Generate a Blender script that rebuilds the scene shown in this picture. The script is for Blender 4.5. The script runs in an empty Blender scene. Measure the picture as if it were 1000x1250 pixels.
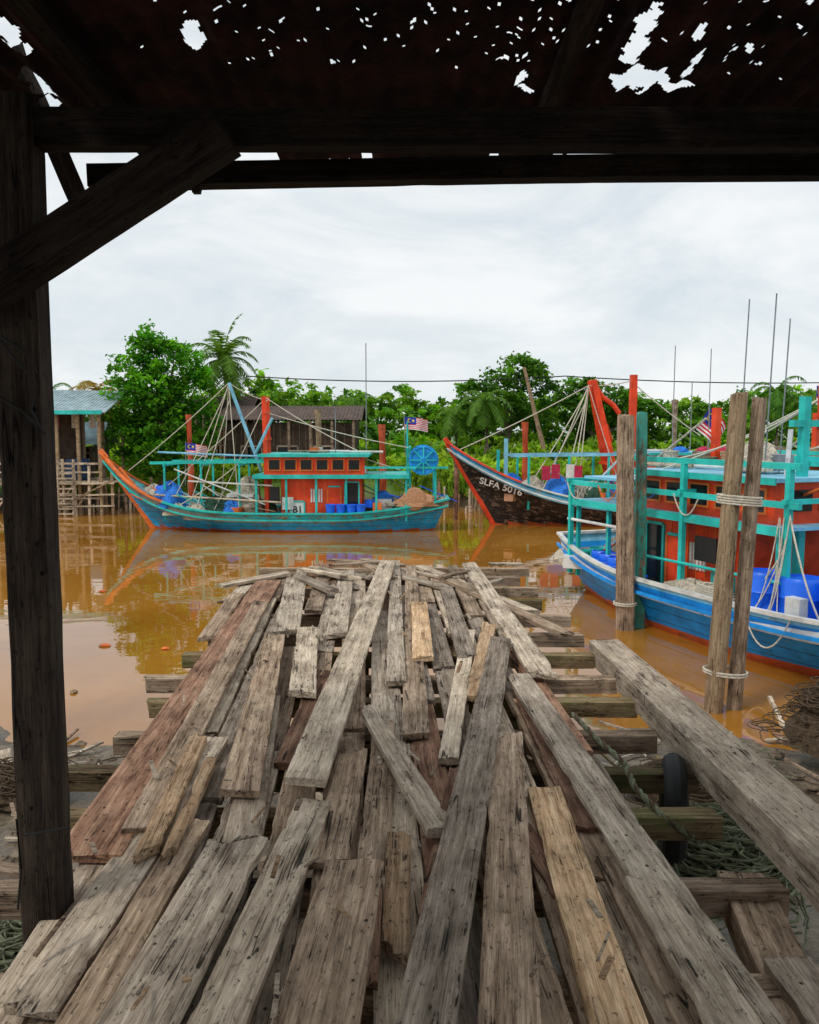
import bpy, math, random
import numpy as np
from mathutils import Vector, Matrix
random.seed(7); rng=np.random.default_rng(7)
PIT=math.radians(5.71); cP,sP=math.cos(PIT),math.sin(PIT)
CAMZ=1.6; WZ=-1.8
# survey helpers: world point on a level z / at a distance Y, from photo bearings
def _d(px,py):
    u=(px-500)/1000; v=(625-py)/1000
    return (u,cP+v*sP,-sP+v*cP)
def G(px,py,z):
    d=_d(px,py); t=(z-CAMZ)/d[2]; return Vector((d[0]*t,d[1]*t,z))
def D(px,py,Y):
    d=_d(px,py); t=Y/d[1]; return Vector((d[0]*t,Y,CAMZ+d[2]*t))
scene=bpy.context.scene
col=scene.collection
# ------------------------------------------------------------ materials
class NT:
    def __init__(s,name):
        s.m=bpy.data.materials.new(name); s.m.use_nodes=True
        s.n=s.m.node_tree.nodes; s.l=s.m.node_tree.links
        s.b=s.n['Principled BSDF']
    def new(s,t,**k):
        n=s.n.new(t)
        for a,b in k.items(): setattr(n,a,b)
        return n
    def link(s,a,b): s.l.new(a,b)
    def coord(s,scale=(1,1,1),rand=True,kind='Object'):
        tc=s.new('ShaderNodeTexCoord'); out=tc.outputs[kind]
        if rand:
            oi=s.new('ShaderNodeObjectInfo'); mu=s.new('ShaderNodeMath',operation='MULTIPLY'); mu.inputs[1].default_value=57.3
            s.link(oi.outputs['Random'],mu.inputs[0])
            ad=s.new('ShaderNodeVectorMath',operation='ADD'); s.link(out,ad.inputs[0]); s.link(mu.outputs[0],ad.inputs[1]); out=ad.outputs[0]
        mp=s.new('ShaderNodeMapping'); mp.inputs['Scale'].default_value=scale
        s.link(out,mp.inputs[0]); return mp.outputs[0]
    def noise(s,vec,scale,detail=4,rough=.6,dist=0):
        n=s.new('ShaderNodeTexNoise'); n.inputs['Scale'].default_value=scale; n.inputs['Detail'].default_value=detail
        n.inputs['Roughness'].default_value=rough; n.inputs['Distortion'].default_value=dist
        if vec is not None: s.link(vec,n.inputs['Vector'])
        return n.outputs['Fac']
    def ramp(s,fac,stops):
        r=s.new('ShaderNodeValToRGB'); e=r.color_ramp.elements
        while len(e)<len(stops): e.new(.5)
        for i,(p,c) in enumerate(stops):
            e[i].position=p; e[i].color=(c if len(c)==4 else (*c,1)) if isinstance(c,tuple) else (c,c,c,1)
        s.link(fac,r.inputs[0]); return r.outputs[0]
    def mix(s,fac,a,b,mode='MIX'):
        m=s.new('ShaderNodeMix',data_type='RGBA',blend_type=mode)
        for sock,val in ((m.inputs[0],fac),(m.inputs[6],a),(m.inputs[7],b)):
            if isinstance(val,(int,float)): sock.default_value=val
            elif isinstance(val,tuple): sock.default_value=(*val,1)
            else: s.link(val,sock)
        return m.outputs[2]
    def math(s,op,a,b=0):
        m=s.new('ShaderNodeMath',operation=op)
        for i,val in enumerate((a,b)):
            if isinstance(val,(int,float)): m.inputs[i].default_value=val
            else: s.link(val,m.inputs[i])
        return m.outputs[0]
    def bump(s,h,strength=.5,dist=.01):
        b=s.new('ShaderNodeBump'); b.inputs['Strength'].default_value=strength; b.inputs['Distance'].default_value=dist
        s.link(h,b.inputs['Height']); s.link(b.outputs[0],s.b.inputs['Normal'])
    def base(s,c,rough=.8,spec=.3,metal=0):
        if isinstance(c,tuple): s.b.inputs['Base Color'].default_value=(*c,1)
        else: s.link(c,s.b.inputs['Base Color'])
        s.b.inputs['Roughness'].default_value=rough
        s.b.inputs['Specular IOR Level'].default_value=spec; s.b.inputs['Metallic'].default_value=metal

def wood(name,dark,mid,light,crack=.9,moss=0,spread=1):
    t=NT(name)
    g1=t.noise(t.coord((2.2,48,48)),1,4,.72,.25)
    g2=t.noise(t.coord((11,260,260)),1,2,.7)
    st=t.noise(t.coord((2.4,6,6)),1.3,5,.7)
    c=t.ramp(g1,[(.27,dark),(.42,mid),(.68,light)])
    sr=t.ramp(st,[(.30,(.46,.41,.37)),(.46,(.93,.90,.86)),(.66,(1.38,1.35,1.3))])
    c=t.mix(1.0,c,sr,'MULTIPLY')
    fr=t.ramp(g2,[(.33,.55),(.5,1.0),(.7,1.18)])
    c=t.mix(.8,c,fr,'MULTIPLY')
    ck=t.noise(t.coord((.7,22,22)),1,2,.5,.4)
    ckm=t.ramp(t.math('ABSOLUTE',t.math('SUBTRACT',ck,.5)),[(.0,0.0),(.006,.06),(.014,1.0)])
    brk=t.ramp(st,[(.45,0.0),(.49,1.0)])
    ckf=t.mix(brk,ckm,(1,1,1))
    c=t.mix(crack,c,ckf,'MULTIPLY')
    vo=t.new('ShaderNodeTexVoronoi'); vo.inputs['Scale'].default_value=10; t.link(t.coord((.8,1,.15)),vo.inputs['Vector'])
    nail=t.ramp(vo.outputs['Distance'],[(.05,0.04),(.08,1.0)])
    c=t.mix(.9,c,nail,'MULTIPLY')
    rot=t.ramp(t.noise(t.coord((26,55,55)),1,3,.75),[(.33,.22),(.40,1.0)])
    c=t.mix(.8,c,rot,'MULTIPLY')
    if moss:
        mm=t.ramp(st,[(.5,0.0),(.64,moss)])
        c=t.mix(mm,c,(.05,.085,.02))
    oi=t.new('ShaderNodeObjectInfo'); rv=t.ramp(oi.outputs['Random'],[(0,(.60,.57,.55)),(.5,(1,.97,.93)),(1,(1.3,1.24,1.16))])
    c=t.mix(spread,c,rv,'MULTIPLY')
    t.base(c,.9,.12)
    h=t.math('ADD',t.math('MULTIPLY',g1,.6),t.math('MULTIPLY',g2,.25))
    h=t.math('MULTIPLY',h,ckf); h=t.math('MULTIPLY',h,rot)
    t.bump(h,.9,.006)
    return t.m
W_GREY=wood('weathered_grey_wood',(.11,.09,.072),(.32,.27,.22),(.56,.50,.43))
W_LIGHT=wood('pale_wood',(.18,.14,.105),(.46,.39,.31),(.70,.62,.52))
W_RED=wood('reddish_wood',(.07,.036,.025),(.21,.115,.08),(.38,.25,.18))
W_BROWN=wood('brown_wood',(.07,.049,.035),(.23,.17,.125),(.42,.34,.27))
W_TAN=wood('tan_wood',(.16,.09,.05),(.42,.28,.17),(.64,.5,.35))
W_MOSS=wood('mossy_wood',(.05,.04,.03),(.16,.12,.07),(.3,.24,.15),moss=.7)
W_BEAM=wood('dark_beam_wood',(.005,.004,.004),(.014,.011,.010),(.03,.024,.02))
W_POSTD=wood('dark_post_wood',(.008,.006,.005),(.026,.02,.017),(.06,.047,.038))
W_PILE=wood('piling_wood',(.09,.06,.038),(.26,.19,.125),(.42,.33,.23),moss=.25)
def paint(name,c,wear=.5,under=(.16,.12,.09),rough=.45,scale=1.0,seams=0):
    t=NT(name)
    v=t.coord((1,1,1))
    n1=t.noise(t.coord((1.5*scale,5*scale,5*scale)),1.6,6,.75)
    n2=t.noise(v,1.4*scale,4,.6)
    lo=tuple(x*.65 for x in c)
    cc=t.ramp(n2,[(.3,lo),(.55,c),(.75,tuple(min(1,x*1.15+.03) for x in c))])
    th=.70-.3*wear
    m=t.ramp(n1,[(th,0.0),(th+.04,1.0)])
    un=t.ramp(t.noise(v,9,3),[(.3,tuple(x*.4 for x in under)),(.7,tuple(min(1,x*1.7) for x in under))])
    cc=t.mix(t.math('MULTIPLY',m,min(1,.45+wear)),cc,un)
    dirt=t.ramp(t.noise(v,3.3*scale,5,.7),[(.35,.5),(.55,1.0)])
    cc=t.mix(.5,cc,dirt,'MULTIPLY')
    t.base(cc,rough,.3)
    h=t.math('MULTIPLY',m,-.4)
    if seams:
        sp=t.new('ShaderNodeSeparateXYZ'); t.link(t.coord((1,1,1),rand=False),sp.inputs[0])
        fr=t.math('FRACT',t.math('MULTIPLY',sp.outputs[2],seams))
        sm=t.ramp(fr,[(0,0.0),(.09,1.0),(.93,1.0),(1,0.0)])
        h=t.math('ADD',h,sm)
        cc2=t.mix(.45,cc,sm,'MULTIPLY'); t.link(cc2,t.b.inputs['Base Color'])
    t.bump(h,.6,.015)
    return t.m
P_BLUE=paint('hull_blue_paint',(.03,.42,.78),.46,(.27,.2,.13),seams=5)
P_TURQ_H=paint('hull_turquoise_paint',(.05,.52,.55),.62,(.25,.17,.10),seams=5)
P_BLACK=paint('hull_black_paint',(.03,.022,.02),.55,(.2,.14,.10),seams=5)
P_BLUE3=paint('hull_bright_blue_paint',(.01,.34,.90),.25,(.2,.42,.62),seams=5)
P_WHITE=paint('white_paint',(.8,.8,.76),.3,(.3,.3,.26))
P_LBLUE=paint('light_blue_paint',(.25,.64,.86),.3,(.35,.35,.3))
P_RED=paint('orange_red_paint',(.90,.075,.018),.15,(.35,.09,.05))
P_ORNG=paint('orange_paint',(.88,.19,.03),.35,(.25,.15,.1))
P_TURQ=paint('turquoise_paint',(.03,.62,.56),.22,(.2,.25,.2))
P_ANTI=paint('red_bottom_paint',(.60,.11,.04),.35,(.1,.07,.05))
P_DECK=paint('deck_boards',(.3,.27,.22),.5,(.12,.1,.08))
P_TEALPOST=paint('teal_post_paint',(.07,.36,.28),.6,(.2,.15,.1))
def simple(name,c,rough=.6,spec=.4,var=.25,scale=6,metal=0,bump=0):
    t=NT(name); n=t.noise(t.coord((1,1,1)),scale,4,.6)
    cc=t.ramp(n,[(.3,tuple(x*(1-var) for x in c)),(.7,tuple(min(1,x*(1+var)) for x in c))])
    t.base(cc,rough,spec,metal)
    if bump: t.bump(n,bump,.02)
    return t.m
M_BARREL=simple('blue_plastic',(.01,.15,.9),.35,.5,.15)
M_GLASS=simple('dark_window',(.012,.014,.016),.15,.5)
M_ROPE=simple('pale_rope',(.6,.55,.45),.9,.1,.3,30)
M_ROPEG=simple('green_grey_rope',(.15,.16,.10),.9,.1,.5,30)
M_ROPED=simple('brown_rope',(.1,.07,.045),.9,.1,.4,30)
M_RUBBER=simple('tyre_rubber',(.012,.012,.012),.7,.3)
M_METAL=simple('grey_metal',(.28,.3,.32),.45,.5,.3,8,.6)
M_RATTAN=simple('rattan',(.5,.27,.15),.85,.2,.3,20)
M_NETB=simple('blue_net',(.04,.2,.65),.9,.1,.5,22,bump=1)
M_NETW=simple('pale_net',(.5,.44,.35),.9,.1,.5,22,bump=1)
M_NETD=simple('dark_green_net',(.04,.09,.06),.9,.1,.5,22,bump=1)
M_BLACKP=simple('black_letter_paint',(.012,.012,.012),.5)
M_WHITEP=simple('white_letter_paint',(.8,.8,.77),.5)
M_FRED=simple('flag_red',(.65,.02,.03),.8); M_FWH=simple('flag_white',(.82,.82,.8),.8)
M_FBL=simple('flag_blue',(.02,.04,.35),.8); M_FYE=simple('flag_yellow',(.8,.6,.03),.8)
M_LAUN=simple('red_cloth',(.5,.03,.08),.9); 
M_STONE=simple('mud_stone',(.17,.13,.09),.7,.3,.5,10,bump=.6)
M_ROOFG=simple('grey_sheet_roof',(.30,.40,.43),.5,.4,.35,3)
M_ROOFR=simple('rusty_sheet_roof',(.11,.075,.06),.7,.3,.45,3)
M_WALLB=simple('old_board_wall',(.07,.05,.038),.9,.2,.5,2.5)
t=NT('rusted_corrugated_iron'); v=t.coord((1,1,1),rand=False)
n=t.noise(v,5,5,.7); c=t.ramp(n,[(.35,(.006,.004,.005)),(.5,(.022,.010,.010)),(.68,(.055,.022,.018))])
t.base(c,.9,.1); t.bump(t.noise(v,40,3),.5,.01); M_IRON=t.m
def foliage(name,transl=.42):
    t=NT(name); at=t.new('ShaderNodeAttribute'); at.attribute_name='Col'
    t.base(at.outputs['Color'],.6,.2)
    tr=t.new('ShaderNodeBsdfTranslucent'); hs=t.mix(1.0,at.outputs['Color'],(1.6,1.5,.5),'MULTIPLY'); t.link(hs,tr.inputs['Color'])
    ms=t.new('ShaderNodeMixShader'); ms.inputs[0].default_value=transl
    t.link(t.b.outputs[0],ms.inputs[1]); t.link(tr.outputs[0],ms.inputs[2])
    t.link(ms.outputs[0],t.n['Material Output'].inputs[0]); return t.m
M_LEAF=foliage('leaves')
M_BARK=simple('bark',(.14,.11,.08),.9,.2,.5,8,bump=.8)
t=NT('mud_and_earth'); v=t.coord((1,1,1),rand=False)
n1=t.noise(v,1.3,6,.7); n2=t.noise(v,14,4,.7)
c=t.ramp(n1,[(.3,(.05,.036,.022)),(.5,(.17,.13,.085)),(.7,(.31,.255,.18))])
c=t.mix(.7,c,t.ramp(n2,[(.3,.3),(.6,1.15)]),'MULTIPLY')
geo=t.new('ShaderNodeNewGeometry'); sp=t.new('ShaderNodeSeparateXYZ'); t.link(geo.outputs['Position'],sp.inputs[0])
far=t.ramp(t.math('MULTIPLY',t.math('SUBTRACT',sp.outputs[1],33),.1),[(0,0.0),(.25,1.0)])
gz=t.ramp(t.math('ADD',t.math('MULTIPLY',t.math('ADD',sp.outputs[2],1.5),1.2),t.math('MULTIPLY',n1,.5)),[(.35,(.06,.038,.02)),(.7,(.09,.15,.02))])
c=t.mix(far,c,gz)
wet=t.ramp(n1,[(.4,.18),(.6,.75)])
t.base(c,.6,.5); t.link(wet,t.b.inputs['Roughness']); t.bump(t.math('ADD',n1,t.math('MULTIPLY',n2,.35)),.8,.06); M_MUD=t.m
t=NT('muddy_river_water'); v=t.coord((1,1,1),rand=False)
n=t.noise(v,.22,4,.6,.5)
c=t.ramp(n,[(.3,(.27,.105,.010)),(.52,(.38,.16,.020)),(.72,(.46,.22,.045))])
t.base(c,.012,.5); t.b.inputs['IOR'].default_value=1.68
h=t.math('ADD',t.noise(t.coord((1,1.6,1),rand=False),.9,2,.5),t.math('MULTIPLY',t.noise(t.coord((1,1.5,1),rand=False),5,2,.5),.10))
t.bump(h,.05,.1); M_WATER=t.m

# ------------------------------------------------------------ mesh builder
def rotm(a,b,up=Vector((0,0,1))):
    x=(b-a).normalized()
    y=up.cross(x)
    if y.length<1e-4: y=Vector((0,1,0)).cross(x)
    y.normalize(); z=x.cross(y); return x,y,z
class MB:
    def __init__(s): s.v=[];s.f=[];s.m=[];s.mats=[]
    def mi(s,mat):
        if mat not in s.mats: s.mats.append(mat)
        return s.mats.index(mat)
    def add(s,vs,fs,mat):
        o=len(s.v); s.v+= [tuple(p) for p in vs]; k=s.mi(mat)
        for f in fs: s.f.append([i+o for i in f]); s.m.append(k)
    def box(s,c,d,mat,R=None):
        c=Vector(c); vs=[]
        for x in(-.5,.5):
            for y in(-.5,.5):
                for z in(-.5,.5):
                    p=Vector((x*d[0],y*d[1],z*d[2]))
                    if R: p=R@p
                    vs.append(c+p)
        s.add(vs,[(0,1,3,2),(4,6,7,5),(0,4,5,1),(2,3,7,6),(0,2,6,4),(1,5,7,3)],mat)
    def bar(s,a,b,w,h,mat,up=Vector((0,0,1)),w2=None,h2=None):
        a=Vector(a);b=Vector(b);x,y,z=rotm(a,b,up); w2=w2 or w; h2=h2 or h
        vs=[]
        for p,ww,hh in((a,w,h),(b,w2,h2)):
            for i,j in((-1,-1),(1,-1),(1,1),(-1,1)): vs.append(p+y*i*ww/2+z*j*hh/2)
        s.add(vs,[(3,2,1,0),(4,5,6,7),(0,1,5,4),(1,2,6,5),(2,3,7,6),(3,0,4,7)],mat)
    def tube(s,pts,r,mat,seg=8,r2=None,cap=True):
        pts=[Vector(p) for p in pts]; n=len(pts); vs=[];fs=[]
        if r2 is None: r2=r
        for i,p in enumerate(pts):
            a=pts[max(0,i-1)];b=pts[min(n-1,i+1)]
            x,y,z=rotm(a,b); rr=r+(r2-r)*i/max(1,n-1)
            for k in range(seg):
                an=2*math.pi*k/seg; vs.append(p+y*math.cos(an)*rr+z*math.sin(an)*rr)
        for i in range(n-1):
            for k in range(seg):
                k2=(k+1)%seg; fs.append((i*seg+k,i*seg+k2,(i+1)*seg+k2,(i+1)*seg+k))
        if cap: fs.append(tuple(range(seg))[::-1]); fs.append(tuple(range((n-1)*seg,n*seg)))
        s.add(vs,fs,mat)
    def rope(s,a,b,r,mat,sag=.1,n=8,seg=5):
        a=Vector(a);b=Vector(b)
        s.tube([a.lerp(b,i/n)-Vector((0,0,sag*4*(i/n)*(1-i/n))) for i in range(n+1)],r,mat,seg)
    def lathe(s,c,prof,mat,seg=20,axis='Z'):
        c=Vector(c); vs=[];fs=[]; n=len(prof)
        for r,h in prof:
            for k in range(seg):
                a=2*math.pi*k/seg; p=(r*math.cos(a),r*math.sin(a),h)
                if axis=='Y': p=(p[0],p[2],p[1])
                if axis=='X': p=(p[2],p[0],p[1])
                vs.append(c+Vector(p))
        for i in range(n-1):
            for k in range(seg):
                k2=(k+1)%seg; fs.append((i*seg+k,i*seg+k2,(i+1)*seg+k2,(i+1)*seg+k))
        fs.append(tuple(range(seg))[::-1]); fs.append(tuple(range((n-1)*seg,n*seg)))
        s.add(vs,fs,mat)
    def lump(s,c,d,mat,seg=20,rough=.25):
        ph=[random.uniform(0,6) for _ in range(6)]; vs=[];fs=[]; nr=9
        for i in range(nr):
            th=(i/(nr-1))*math.pi/2
            for k in range(seg):
                a=2*math.pi*k/seg
                q=1+rough*(math.sin(3*a+ph[0]+i)*.4+math.sin(5*a+ph[1]-i*1.3)*.35+math.sin(9*a+ph[2]+2.1*i)*.3)
                vs.append((c[0]+d[0]*.5*math.sin(th)*math.cos(a)*q,c[1]+d[1]*.5*math.sin(th)*math.sin(a)*q,c[2]+d[2]*math.cos(th)*(1+rough*.5*math.sin(4*a+ph[3]+i))))
        for i in range(nr-1):
            for k in range(seg):
                k2=(k+1)%seg; fs.append((i*seg+k,(i+1)*seg+k,(i+1)*seg+k2,i*seg+k2))
        s.add(vs,fs,mat)
    def obj(s,name,parent=None,smooth=True,ang=35):
        me=bpy.data.meshes.new(name); me.from_pydata(s.v,[],s.f)
        for m in s.mats: me.materials.append(m)
        me.polygons.foreach_set('material_index',s.m)
        me.update()
        if smooth:
            me.shade_smooth(); me.set_sharp_from_angle(angle=math.radians(ang))
        ob=bpy.data.objects.new(name,me); col.objects.link(ob)
        if parent: ob.parent=parent
        return ob
def empty(name,loc=(0,0,0),rz=0):
    e=bpy.data.objects.new(name,None); e.location=loc; e.rotation_euler=(0,0,rz); col.objects.link(e); return e
def vnoise1(x,seed,f):
    r=np.random.default_rng(seed); g=r.uniform(-1,1,400); return np.interp((x*f)%399,np.arange(400),g)
# ------------------------------------------------------------ planks
pc=[0]
def plank(parent,a,b,w,mat,th=.035,w2=None,name='plank',jag=.06,roll=0,res=.02):
    """board from far end a to near end b (top-surface centre points)"""
    pc[0]+=1; sd=pc[0]*13+5
    a=Vector(a);b=Vector(b); L=(b-a).length; w2=w2 or w
    x,y,z=rotm(a,b)
    m=16
    R=np.random.default_rng(sd)
    inner=np.arange(.12,max(.13,L-.12),.035); xs=np.unique(np.concatenate([np.linspace(0,min(.12,L/2),8),inner,np.linspace(max(L/2,L-.12),L,8)])); n=len(xs)-1
    el=vnoise1(xs,sd+1,14)*.0016+vnoise1(xs,sd+2,1.0)*.005
    er=vnoise1(xs,sd+3,14)*.0016+vnoise1(xs,sd+4,1.0)*.005
    for _ in range(int(1+L*.9)):
        cx=R.uniform(0,L); ww=R.uniform(.015,.07); dp=R.uniform(.004,.014); bb=dp*np.exp(-((xs-cx)/ww)**2)
        if R.random()<.5: el+=bb
        else: er-=bb
    wl=np.interp(xs,[0,L],[w,w2])
    warp=vnoise1(xs,sd+5,.6)*.005
    ts=np.linspace(0,1,m)
    def ends():
        ctrl=R.uniform(-1,1,4); sl=R.uniform(-1,1)*.35
        fine=R.uniform(-1,1,m)*.18*(1 if R.random()<.5 else .3)
        k=np.interp(ts,np.linspace(0,1,4),ctrl)*.4+np.interp(ts,[0,1],[-sl,sl])+fine
        if R.random()<.35: k+=np.where(ts<R.uniform(.2,.5),1.2,0)*(1 if R.random()<.5 else -1)
        return k*jag
    ja=ends();jb=ends()
    g=R.uniform(-1,1,(40,m)) 
    vs=[]
    cup=R.uniform(-.003,.003)
    for i in range(n+1):
        yl=-wl[i]/2+el[i]; yr=wl[i]/2+er[i]; q=xs[i]
        fa=max(0,1-q/.15) ; fb=max(0,1-(L-q)/.15)
        gi=(q*2)%39; g0=int(gi); gf=gi-g0; row=g[g0]*(1-gf)+g[g0+1]*gf
        top=[]
        for j in range(m):
            yy=yl+(yr-yl)*ts[j]; xx=q+ja[j]*fa+jb[j]*fb
            zz=warp[i]+row[j]*.0004+cup*(4*(ts[j]-.5)**2)
            if j in(0,m-1): zz-=.003
            top.append((xx,yy,zz))
        vs+=top
        vs.append((top[-1][0],yr*.99,warp[i]-th)); vs.append((top[0][0],yl*.99,warp[i]-th))
    K=m+2; fs=[]
    for i in range(n):
        for j in range(K):
            j2=(j+1)%K; fs.append((i*K+j,(i+1)*K+j,(i+1)*K+j2,i*K+j2))
    fs.append(tuple(range(K))); fs.append(tuple(range(n*K,(n+1)*K))[::-1])
    me=bpy.data.meshes.new(name); me.from_pydata(vs,[],fs); me.materials.append(mat); me.update()
    me.shade_smooth(); me.set_sharp_from_angle(angle=math.radians(40))
    ob=bpy.data.objects.new(name,me); col.objects.link(ob)
    M=Matrix((x,y,z)).transposed().to_4x4(); M=M@Matrix.Rotation(roll,4,'X'); M.translation=a
    ob.matrix_world=M
    ob.parent=parent
    return ob

dock=empty('wooden_dock')
DV=Vector((-.047,1,0)).normalized()
u=-1.2
mats_b=[W_BROWN,W_GREY,W_BROWN,W_RED,W_GREY,W_LIGHT]
while u<1.0:
    wd=random.uniform(.12,.19)
    p=1.0
    endY=9.6+random.uniform(-1.1,.25)
    while p<endY:
        ln=min(random.uniform(1.6,3.6),endY-p)
        if ln<.35: break
        if not(random.random()<.08):
            uu=u+wd/2
            lat=uu*(1+ (0.02*p))+random.uniform(-.012,.012)
            lat2=uu*(1+(0.02*(p+ln)))+random.uniform(-.02,.02)
            A=Vector((lat2,0,0))+DV*(p+ln); B=Vector((lat,0,0))+DV*p
            zz=random.uniform(-.008,.008)
            A.z=zz+random.uniform(-.004,.004); B.z=zz
            plank(dock,A,B,wd*1.0,random.choice(mats_b),th=.035,jag=.04)
        p+=ln+random.uniform(.005,.05)
    u+=wd+random.uniform(.006,.03)
L1,L2,L3=.04,.078,.116
spec=[
 (328,708,105,1045,.26,W_RED,L1,.26),
 (318,735,170,1010,.13,W_BROWN,L1+.02,.14),
 (262,900,30,1240,.15,W_GREY,L1,.17),
 (240,1000,70,1290,.11,W_BROWN,L1+.01,.12),
 (243,900,182,1033,.085,W_TAN,L2,.085),
 (258,925,208,1035,.05,W_TAN,L2-.01,.05),
 (335,775,292,965,.155,W_BROWN,L2,.17),
 (362,705,350,768,.20,W_GREY,L2,.20),
 (376,765,369,845,.16,W_LIGHT,L2+.01,.16),
 (398,692,382,745,.15,W_BROWN,L1,.15),
 (474,684,372,950,.18,W_LIGHT,L3,.185),
 (424,695,411,772,.16,W_GREY,L2-.02,.16),
 (447,862,540,1012,.085,W_LIGHT,L2,.12),
 (612,778,508,1295,.15,W_GREY,L3,.155),
 (620,895,622,1300,.155,W_BROWN,L2,.165),
 (664,962,762,1262,.14,W_TAN,L1,.15),
 (632,822,965,1310,.14,W_GREY,L2,.16),
 (572,686,664,822,.17,W_GREY,L2,.17),
 (536,700,690,772,.13,W_BROWN,L1,.13),
 (512,690,650,745,.14,W_LIGHT,L1-.02,.14),
 (788,1072,905,1262,.13,W_LIGHT,L2,.14),
 (432,914,402,1052,.14,W_BROWN,L1,.15),
 (432,1048,372,1300,.215,W_BROWN,L2,.23),
 (292,1022,150,1275,.21,W_GREY,L2-.01,.21),
 (385,975,245,1290,.145,W_LIGHT,L1,.155),
 (487,1015,482,1165,.085,W_TAN,L1+.01,.09),
 (573,768,548,925,.10,W_LIGHT,L1,.10),
 (597,762,578,850,.11,W_TAN,L1,.11),
 (502,690,508,895,.12,W_BROWN,L1,.14),
 (482,684,484,830,.12,W_GREY,L1+.02,.12),
 (512,735,516,800,.14,W_TAN,L2-.01,.14),
 (545,715,570,800,.13,W_GREY,L1+.01,.13),
 (745,1045,880,1300,.10,W_BROWN,L1-.01,.11),
 (330,850,290,1050,.12,W_LIGHT,L1-.01,.14),
 (470,880,455,1060,.11,W_BROWN,L1-.015,.12),
 (560,935,530,1120,.09,W_RED,L1-.015,.1),
 (690,1090,640,1010,.08,W_RED,L1-.01,.08),
 (455,1075,445,1200,.07,W_RED,L1+.02,.08),
 (395,820,350,930,.12,W_RED,L1-.01,.12),
 (640,850,720,1010,.12,W_RED,L1-.015,.12),
]
for (x1,y1,x2,y2,w,m,z,w2) in spec:
    a=G(x1,y1,z); b=G(x2,y2,z+random.uniform(-.004,.004))
    plank(dock,a,b,w,m,th=.034,w2=w2,jag=.045,roll=random.uniform(-.03,.03))
for i in range(18):
    a=G(random.uniform(345,640),random.uniform(680,705),random.uniform(.03,.12)); an=random.uniform(-.9,.9)+ (0 if random.random()<.5 else 1.3)
    ln=random.uniform(.3,.9); b=a+Vector((math.sin(an)*ln,-math.cos(an)*ln,random.uniform(-.03,.0)))
    plank(dock,a,b,random.uniform(.06,.14),random.choice([W_LIGHT,W_GREY,W_BROWN]),th=.03,jag=.05)
mb=MB()
for i in range(90):
    y_=random.uniform(1.8,8.5); x_=random.uniform(-1.1,.9)-.04*y_; an=random.uniform(-.6,.6); ln=random.uniform(.03,.14)
    mb.bar((x_,y_,.125+random.uniform(-.07,0)),(x_+ln*math.sin(an),y_+ln*math.cos(an),.13+random.uniform(-.07,0)),random.uniform(.006,.02),.006,random.choice([W_LIGHT,W_TAN,W_BROWN]))
mb.obj('splinters',dock)
for i,Y in enumerate([9.75,9.15,8.5,7.9,7.2,6.55,5.95,5.35,4.9,4.35,3.85,3.4,2.85,2.3,1.7]):
    xl=-1.62+random.uniform(-.14,.16)-(.02*Y); xr=1.36+random.uniform(-.12,.1)
    if Y>7: xl+=.12
    plank(dock,(xl,Y+random.uniform(-.03,.03),-.05),(xr,Y,-.05),.10,random.choice([W_MOSS,W_BROWN,W_MOSS,W_BROWN]),th=.10,jag=.02,name='joist')
for X in(-1.0,-.1,.85):
    plank(dock,(X-.45,9.7,-.16),(X,.8,-.16),.12,W_MOSS,th=.14,jag=.02,name='stringer')
mb=MB()
for Y in(2.4,4.8,7.2,9.4):
    for X in(-1.15,.95):
        xx=X-.047*Y; mb.tube([(xx,Y,-.3),(xx+random.uniform(-.05,.05),Y,-3)],.075,W_MOSS,10)
mb.obj('piles',dock)
bm=empty('loose_timber_beam')
a=G(738,782,.02); b=G(1075,1085,.16)
plank(bm,a,b,.21,W_LIGHT,th=.17,w2=.24,name='beam',jag=.02,roll=.06)
a=G(905,1065,-.1); b=G(1000,1270,-.05)
st=empty('broken_timber'); plank(st,a,b,.17,W_BROWN,th=.12,jag=.07,name='stump_board')
plank(st,G(960,1165,-.02),G(1050,1290,.0),.16,W_GREY,th=.05,jag=.05,name='short_board')
# ------------------------------------------------------------ shelter
sh=empty('open_shed_shelter')
def beamp(a,b,w,h,mat,name,up=Vector((0,0,1))):
    a=Vector(a);b=Vector(b); x,y,z=rotm(a,b,up)
    return plank(sh,a+z*h/2,b+z*h/2,w,mat,th=h,jag=.01,name=name)
top=D(17,130,2.6); bot=D(59,1140,2.6)
def post(parent,a,b,w,dep,mat,name='post'):
    a=Vector(a);b=Vector(b); x=(b-a).normalized(); y=Vector((0,1,0)).cross(x).normalized(); 
    mb=MB(); n=24; vs=[];fs=[]
    L=(b-a).length
    prof=[(-.5,-.42),(-.42,-.5),(0,-.5),(.42,-.5),(.5,-.42),(.5,.42),(.42,.5),(-.42,.5),(-.5,.42)]
    for i in range(n+1):
        q=L*i/n
        for k,(pu,pv) in enumerate(prof):
            jt=random.uniform(-.003,.003)
            vs.append((q,pu*w+jt,pv*dep+random.uniform(-.002,.002)))
    K=len(prof)
    for i in range(n):
        for k in range(K):
            k2=(k+1)%K; fs.append((i*K+k,(i+1)*K+k,(i+1)*K+k2,i*K+k2))
    fs.append(tuple(range(K))); fs.append(tuple(range(n*K,(n+1)*K))[::-1])
    mb.add(vs,fs,mat); ob=mb.obj(name,None)
    z=x.cross(y); M=Matrix((x,y,z)).transposed().to_4x4(); M.translation=a; ob.matrix_world=M; ob.parent=parent; return ob
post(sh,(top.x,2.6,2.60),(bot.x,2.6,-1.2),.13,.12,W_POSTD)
zb=D(500,176,2.58).z; zt=D(500,128,2.58).z
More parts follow.
